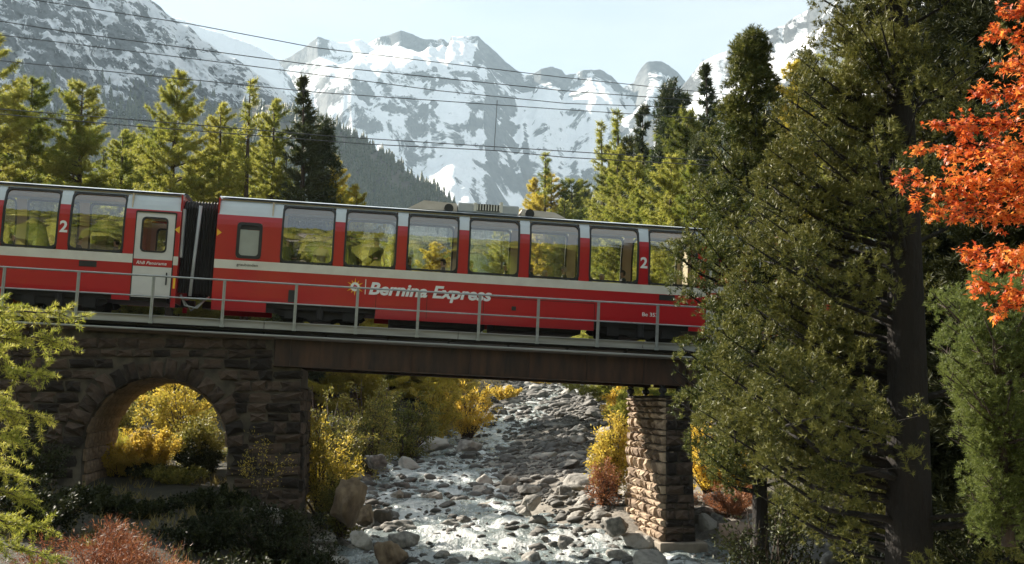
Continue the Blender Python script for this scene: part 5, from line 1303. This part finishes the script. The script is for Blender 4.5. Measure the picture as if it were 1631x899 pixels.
# ------------------------------------------------------------------ orange leaves at the right
g = np.random.default_rng(51)
def leaf_mesh(i):
    q = random.Random(i); pts = []
    lob = [(-150, .30), (-110, .46), (-55, .85), (0, 1.0), (55, .85), (110, .46), (150, .30)]
    vs = [(0, 0, 0)]; prev = None; out = []
    for k, (a, l) in enumerate(lob):
        if k: am = (lob[k - 1][0] + a) / 2; out.append((am, .33 * min(l, lob[k - 1][1]) + .12))
        out.append((a + q.uniform(-6, 6), l * q.uniform(.9, 1.08)))
    for a, l in out: vs.append((l * math.sin(R(a)), l * math.cos(R(a)), -.18 * l * l + q.uniform(-.05, .05) + .12 * abs(math.sin(R(a))) * l))
    fs = [(0, k, k + 1) for k in range(1, len(vs) - 1)]
    me = bpy.data.meshes.new('leaf'); me.from_pydata(vs, [], fs); me.materials.append(M['maple']); me.update(); return me
LM = [leaf_mesh(i) for i in range(5)]
LV = [np.array([v.co[:] for v in m_.vertices]) for m_ in LM]; LF = [np.array([p.vertices[:] for p in m_.polygons]) for m_ in LM]
mp_ = thing('orange_maple', 'vivid orange leafed tree reaching in from the right edge', 'maple', tuple(at(1830, 640, 9.3)[:2]) + (-3.0,))
O = np.array(mp_.location); w = MB(); w.tube([(0, 0, 0), (-.05, .02, 2.5), (.05, 0, 5), (-.05, 0, 7.4)], [.12, .1, .07, .03], 8)
LP = []
tips = [(1440, 290, 9.2), (1458, 318, 9.0), (1495, 205, 9.3), (1478, 240, 9.6), (1500, 345, 8.8), (1540, 205, 9.2), (1545, 405, 9.0), (1570, 150, 9.4), (1590, 62, 9.0), (1612, 18, 9.2), (1560, 470, 9.1), (1602, 112, 8.8), (1595, 270, 8.7),
        (1530, 290, 9.0), (1588, 350, 8.8), (1575, 430, 9.3), (1600, 495, 9.0), (1625, 400, 8.7), (1620, 250, 9.1), (1560, 250, 9.4), (1640, 140, 9.0), (1640, 320, 9.4), (1650, 480, 8.9), (1520, 250, 8.8), (1562, 320, 8.9)]
for (x1, y1, Yd) in tips:
    e = at(x1, y1, Yd) - O; a = np.array([0, 0, 0.0]); a[2] = e[2] - (.1 + .35 * g.random()) ; a[2] = max(a[2], 1.0)
    L = np.linalg.norm(e - a); r = np.linspace(0, 1, 12)[:, None]
    pts = a + (e - a) * r + np.array([0, 0, 1]) * np.sin(r * 3.1) * .10 * L + g.normal(size=(12, 3)) * .02
    w.tube(pts, [.018 * (1 - .85 * q) for q in r[:, 0]], 5, False)
    for j in range(3, 12):
        for rep in range(6 if j > 6 else 4):
            tl = (.08 + .16 * g.random()) * (1.2 - .6 * r[j, 0]); td = unit((e - a) / L * .7 + g.normal(size=3) * np.array([.5, .6, .5]))
            p = pts[j]; w.tube([p, p + td * tl], [.004, .0015], 3, False)
            for q in range(7):
                c = p + td * tl * (.15 + .9 * q / 6) + g.normal(size=3) * .02
                LP.append((c, unit(td * .8 + np.array([0, 0, -.45]) + g.normal(size=3) * .55), .030 + .022 * g.random()))
def leaf_mat4(c, d, s):
    Yv = Vector(d).normalized(); nrm = Vector((g.normal() * .5, -.5 + g.normal() * .5, .9)); Xv = Yv.cross(nrm).normalized(); Zv = Xv.cross(Yv)
    return Matrix.Translation(Vector(c)) @ Matrix((Xv, Yv, Zv)).transposed().to_4x4() @ Matrix.Diagonal((s, s, s, 1))
order = sorted(range(len(LP)), key=lambda i: -LP[i][2] / (LP[i][0][1] + O[1]) * (1.0 if (LP[i][0][0] + O[0]) / (LP[i][0][1] + O[1]) * FPX + CX < 1640 else 0.01))
w.build('branches', M['bark_dark'], mp_, True)
for i in order[:290]:
    o = link('leaf', LM[i % 5], mp_); o.matrix_local = leaf_mat4(*LP[i])
Vs = []; Fs = []; off = 0
for i in order[290:]:
    m4 = np.array(leaf_mat4(*LP[i])); v = LV[i % 5] @ m4[:3, :3].T + m4[:3, 3]; Vs.append(v); Fs.append(LF[i % 5] + off); off += len(v)
link('leaf_mass', mesh_np('leaf_mass', np.concatenate(Vs), np.concatenate(Fs)), mp_, M['maple'], kind='stuff')

# ------------------------------------------------------------------ boulders
import bmesh
def rock_arrays(i, sub, flat=.62):
    bm = bmesh.new(); bmesh.ops.create_icosphere(bm, subdivisions=sub, radius=1)
    q = random.Random(500 + i); planes = [(Vector((q.gauss(0, 1), q.gauss(0, 1), q.gauss(0, .8))).normalized(), q.uniform(.42, .82)) for _ in range(12)]
    for v in bm.verts:
        p = v.co.copy()
        for n_, d in planes:
            e = p.dot(n_) - d
            if e > 0: p -= n_ * e * .85
        v.co = p
    V = np.array([v.co[:] for v in bm.verts]); F = np.array([[v.index for v in f.verts] for f in bm.faces]); bm.free()
    nn = fbm(V[:, 0] * 1.7 + i * 7, V[:, 1] * 1.7 + V[:, 2] * 1.3, 60 + i, 3) - .5
    nn2 = fbm(V[:, 0] * 4 + i * 3, V[:, 1] * 4 - V[:, 2] * 3.3, 90 + i, 2) - .5
    nn3 = fbm(V[:, 0] * 11 + i, V[:, 1] * 11 + V[:, 2] * 9, 95 + i, 3) - .5
    V = V * (1.15 + .6 * nn[:, None] + .22 * nn2[:, None] + (.09 * nn3[:, None] if sub > 3 else 0)); V[:, 2] *= flat; V[:, 0] *= 1.15
    return V, F
RM = {}
for mat in ('boulder', 'boulder_tan', 'boulder_red'):
    RM[mat] = []
    for i in range(7):
        V, F = rock_arrays(i, 4); me = mesh_np('boulder', V, F, smooth=False); me.materials.append(M[mat]); RM[mat].append(me)
g = np.random.default_rng(61)
def sample(n, ylo, yhi):
    out = []
    while len(out) < n:
        Y = ylo + (yhi - ylo) * g.random() ** 1.35; l = np.interp(Y, LY, LX); r = np.interp(Y, RY, RX)
        X = l - 2.6 + (r - l + 4.0 + (3.5 if Y < 44 else 0)) * g.random()
        bw = float(bar(X, Y)); inw = l + .6 < X < r - .4
        dens = (.36 + 1.4 * bw) if inw else .75
        if inw and X < l + 2.2: dens = .75
        if X < l - 1.2: dens = .3
        mid = vnoise(np.array([X * .5]), np.array([Y * .4]), 9)[0]
        if g.random() < dens * (.35 + mid): out.append((X, Y, bw if inw else -1 if X < l else -2))
    return out
pts = sample(8600, 31.5, 150)
rocks = []
for (X, Y, wh) in pts:
    s = min(.58, .095 * math.exp(g.normal() * .62) * (1 + .3 * (wh < 0))) * (1 + .006 * (Y - 35))
    rocks.append((X, Y, s, wh))
rocks.sort(key=lambda q: -q[2] / q[1])
def in_pier(X, Y):
    a = XH @ np.array([X - T0[0], Y - T0[1], 0]); b = YD @ np.array([X - T0[0], Y - T0[1], 0]); return PS0 - .6 < a < PS1 + .5 and PYF - .6 < b < PYB + .5
rocks = [q for q in rocks if not in_pier(q[0], q[1])]
BL = {}
for i, (X, Y, s, wh) in enumerate(rocks[:262]):
    if wh >= 0.35: lab, grp = 'grey boulder on the stony bar', 'boulders on the stony bar'
    elif wh >= 0: lab, grp = 'dark wet boulder in the foaming water', 'boulders in the river'
    elif wh == -1: lab, grp = 'grey boulder at the left river edge', 'boulders along the left bank'
    else: lab, grp = 'boulder on the right bank', 'boulders along the right bank'
    dz_ = 'near the bottom edge' if Y < 35 else 'level with the pier' if Y < 40 else 'just upstream of the bridge' if Y < 52 else 'far upstream'
    base_ = {'grey boulder on the stony bar': 'boulders on the stony bar', 'dark wet boulder in the foaming water': 'boulders in the water', 'grey boulder at the left river edge': 'boulders at the left edge', 'boulder on the right bank': 'boulders on the right bank'}[lab]
    lab = ('small ' if s < .24 else 'large ') + base_ + ' ' + dz_; grp = grp + ' ' + dz_
    z = gz(X, Y); zw = bed(np.array(Y)) + .02
    z = max(z, float(zw) - .05) if wh >= 0 else z
    BL.setdefault(lab, []).append((X / Y, link('boulder', RM['boulder'][i % 7], loc=(X, Y, z + .12 * s), rot=(g.normal() * .15, g.normal() * .15, g.random() * 6.3), scale=(s * g.uniform(.9, 1.5), s * g.uniform(.8, 1.2), s * g.uniform(.75, 1.15)), label=lab, cat='boulder', group=grp)))
UN = 'first second third fourth fifth sixth seventh eighth ninth tenth eleventh twelfth thirteenth fourteenth fifteenth sixteenth seventeenth eighteenth nineteenth'.split()
TN = {20: ('twentieth', 'twenty'), 30: ('thirtieth', 'thirty'), 40: ('fortieth', 'forty'), 50: ('fiftieth', 'fifty'), 60: ('sixtieth', 'sixty')}
def nth(n): return UN[n - 1] if n < 20 else TN[n // 10 * 10][0] if n % 10 == 0 else TN[n // 10 * 10][1] + '-' + UN[n % 10 - 1]
for lab, lst in BL.items():
    for k, (_, o) in enumerate(sorted(lst, key=lambda q: q[0])): o['label'] = nth(k + 1) + ' from left of the ' + lab.replace('just upstream of the bridge', 'behind the bridge').replace('near the bottom edge', 'at the bottom edge')
base = [rock_arrays(i, 2) for i in range(7)]
Vs = []; Fs = []; off = 0
rest = rocks[262:]; rz = ground(np.array([q[0] for q in rest]), np.array([q[1] for q in rest]))
for i, (X, Y, s, wh) in enumerate(rest):
    V, F = base[i % 7]; a = g.random() * 6.3; c, sn = math.cos(a), math.sin(a); sx, sy, sz_ = s * g.uniform(.9, 1.4), s * g.uniform(.8, 1.2), s * g.uniform(.7, 1.1)
    z = max(rz[i], float(bed(np.array(Y))) - .03) if wh >= 0 else rz[i]
    v = V * (sx, sy, sz_); v = np.stack([v[:, 0] * c - v[:, 1] * sn + X, v[:, 0] * sn + v[:, 1] * c + Y, v[:, 2] + z + .1 * s], -1)
    Vs.append(v); Fs.append(F + off); off += len(v)
link('river_stones', mesh_np('river_stones', np.concatenate(Vs), np.concatenate(Fs)), mat=M['boulder'], kind='stuff', label='countless grey stones and cobbles strewn over the river bed and its bars', cat='stones')
# the boulders one can name
def big(x, y, Y, wpx, hpx, mat, i, label, rz=0.0):
    p = at(x, y, Y); sx = wpx / 2 * Y / FPX / 1.1; sz_ = hpx / 2 * Y / FPX / .62
    link('boulder', RM[mat][i], loc=(p[0], Y, p[2]), rot=(0, 0, rz), scale=(sx, sx * .9, sz_), label=label, cat='boulder')
big(556, 800, 36.4, 66, 66, 'boulder_tan', 2, 'large upright tan boulder leaning at the left bank below the abutment', .4)
big(583, 824, 35.6, 34, 36, 'boulder_tan', 4, 'small dark brown boulder leaning against the large tan one', 1.2)
big(620, 884, 33.6, 62, 44, 'boulder_tan', 1, 'pale angular boulder at the bottom edge in the left shallows', .2)
big(640, 864, 34.6, 50, 30, 'boulder', 3, 'flat topped boulder just behind the pale angular one', .7)
big(575, 862, 34.6, 44, 34, 'boulder', 5, 'dark boulder left of the pale angular one', 2.0)
big(692, 707, 66, 44, 26, 'boulder', 0, 'long grey boulder below the golden willow at the left bank', .1)
big(744, 711, 64, 40, 22, 'boulder', 6, 'grey boulder right of the long one under the willow', .5)
big(600, 735, 52, 42, 22, 'boulder', 1, 'dark boulder half in shade on the left bank', .9)
big(846, 801, 43, 40, 22, 'boulder', 2, 'dark round boulder in the middle of the stream', .3)
big(836, 814, 41, 30, 18, 'boulder', 5, 'smaller boulder just in front of the round one in mid stream', 1.5)
big(900, 862, 36.4, 22, 22, 'boulder', 0, 'pointed dark boulder alone in the white water', .6)
big(1170, 850, 37.5, 60, 34, 'boulder_red', 3, 'reddish flat boulder right of the pier', .2)
big(1208, 838, 38.5, 40, 30, 'boulder_red', 6, 'reddish boulder behind the flat one right of the pier', 1.1)
big(1128, 835, 38.8, 40, 30, 'boulder', 4, 'grey boulder close to the right side of the pier', 2.2)
big(1238, 846, 38, 44, 26, 'boulder', 2, 'rounded grey boulder at the edge of the gravel beach', .8)
big(980, 838, 38.5, 50, 30, 'boulder', 1, 'dark boulder touching the left foot of the pier', .4)

# small hut beyond the young pine
p = at(1556, 520, 48)
ht = thing('hut', 'small reddish brown roofed hut half hidden between the orange leaves and the young pine', 'hut', (p[0], 48, gz(p[0], 48)))
hz = p[2] - gz(p[0], 48) - .2
m = MB(); m.box(-1.6, 1.6, -1.3, 1.3, -.5, hz, .02); m.prism([(-1.6, hz + .001), (1.6, hz + .001), (0, hz + .9)][::-1], -1.3, 1.3); m.build('wall', M['interior'], ht)
m = MB()
for sg in (-1, 1):
    vs = [(0, -1.6, hz + 1.05), (sg * 1.95, -1.6, hz - .12), (sg * 1.95, 1.6, hz - .12), (0, 1.6, hz + 1.05)]
    m.add(vs + [(x, y, z - .08) for x, y, z in vs], [(0, 1, 2, 3), (7, 6, 5, 4), (0, 4, 5, 1), (1, 5, 6, 2), (2, 6, 7, 3)])
m.build('roof', M['roof_tile'], ht)
MB().box(-.4, .4, -1.34, -1.301, .1, min(1.9, hz - .1)).build('door', M['wood'], ht)

# ------------------------------------------------------------------ haze: one closed box of thin air round everything
mh = bpy.data.materials.new('thin_haze'); mh.use_nodes = True; nt = mh.node_tree; nt.nodes.clear()
vo = nt.nodes.new('ShaderNodeVolumePrincipled'); vo.inputs['Color'].default_value = (0.62, 0.82, 1.0, 1); vo.inputs['Density'].default_value = 0.000062; vo.inputs['Anisotropy'].default_value = 0.2
ou = nt.nodes.new('ShaderNodeOutputMaterial'); nt.links.new(vo.outputs[0], ou.inputs['Volume'])
hb = MB().box(-12100, 12100, -3100, 14200, -60, 1800).build('haze', mh, kind='stuff')
hb['label'] = 'thin blue daylight haze lying over the whole valley'
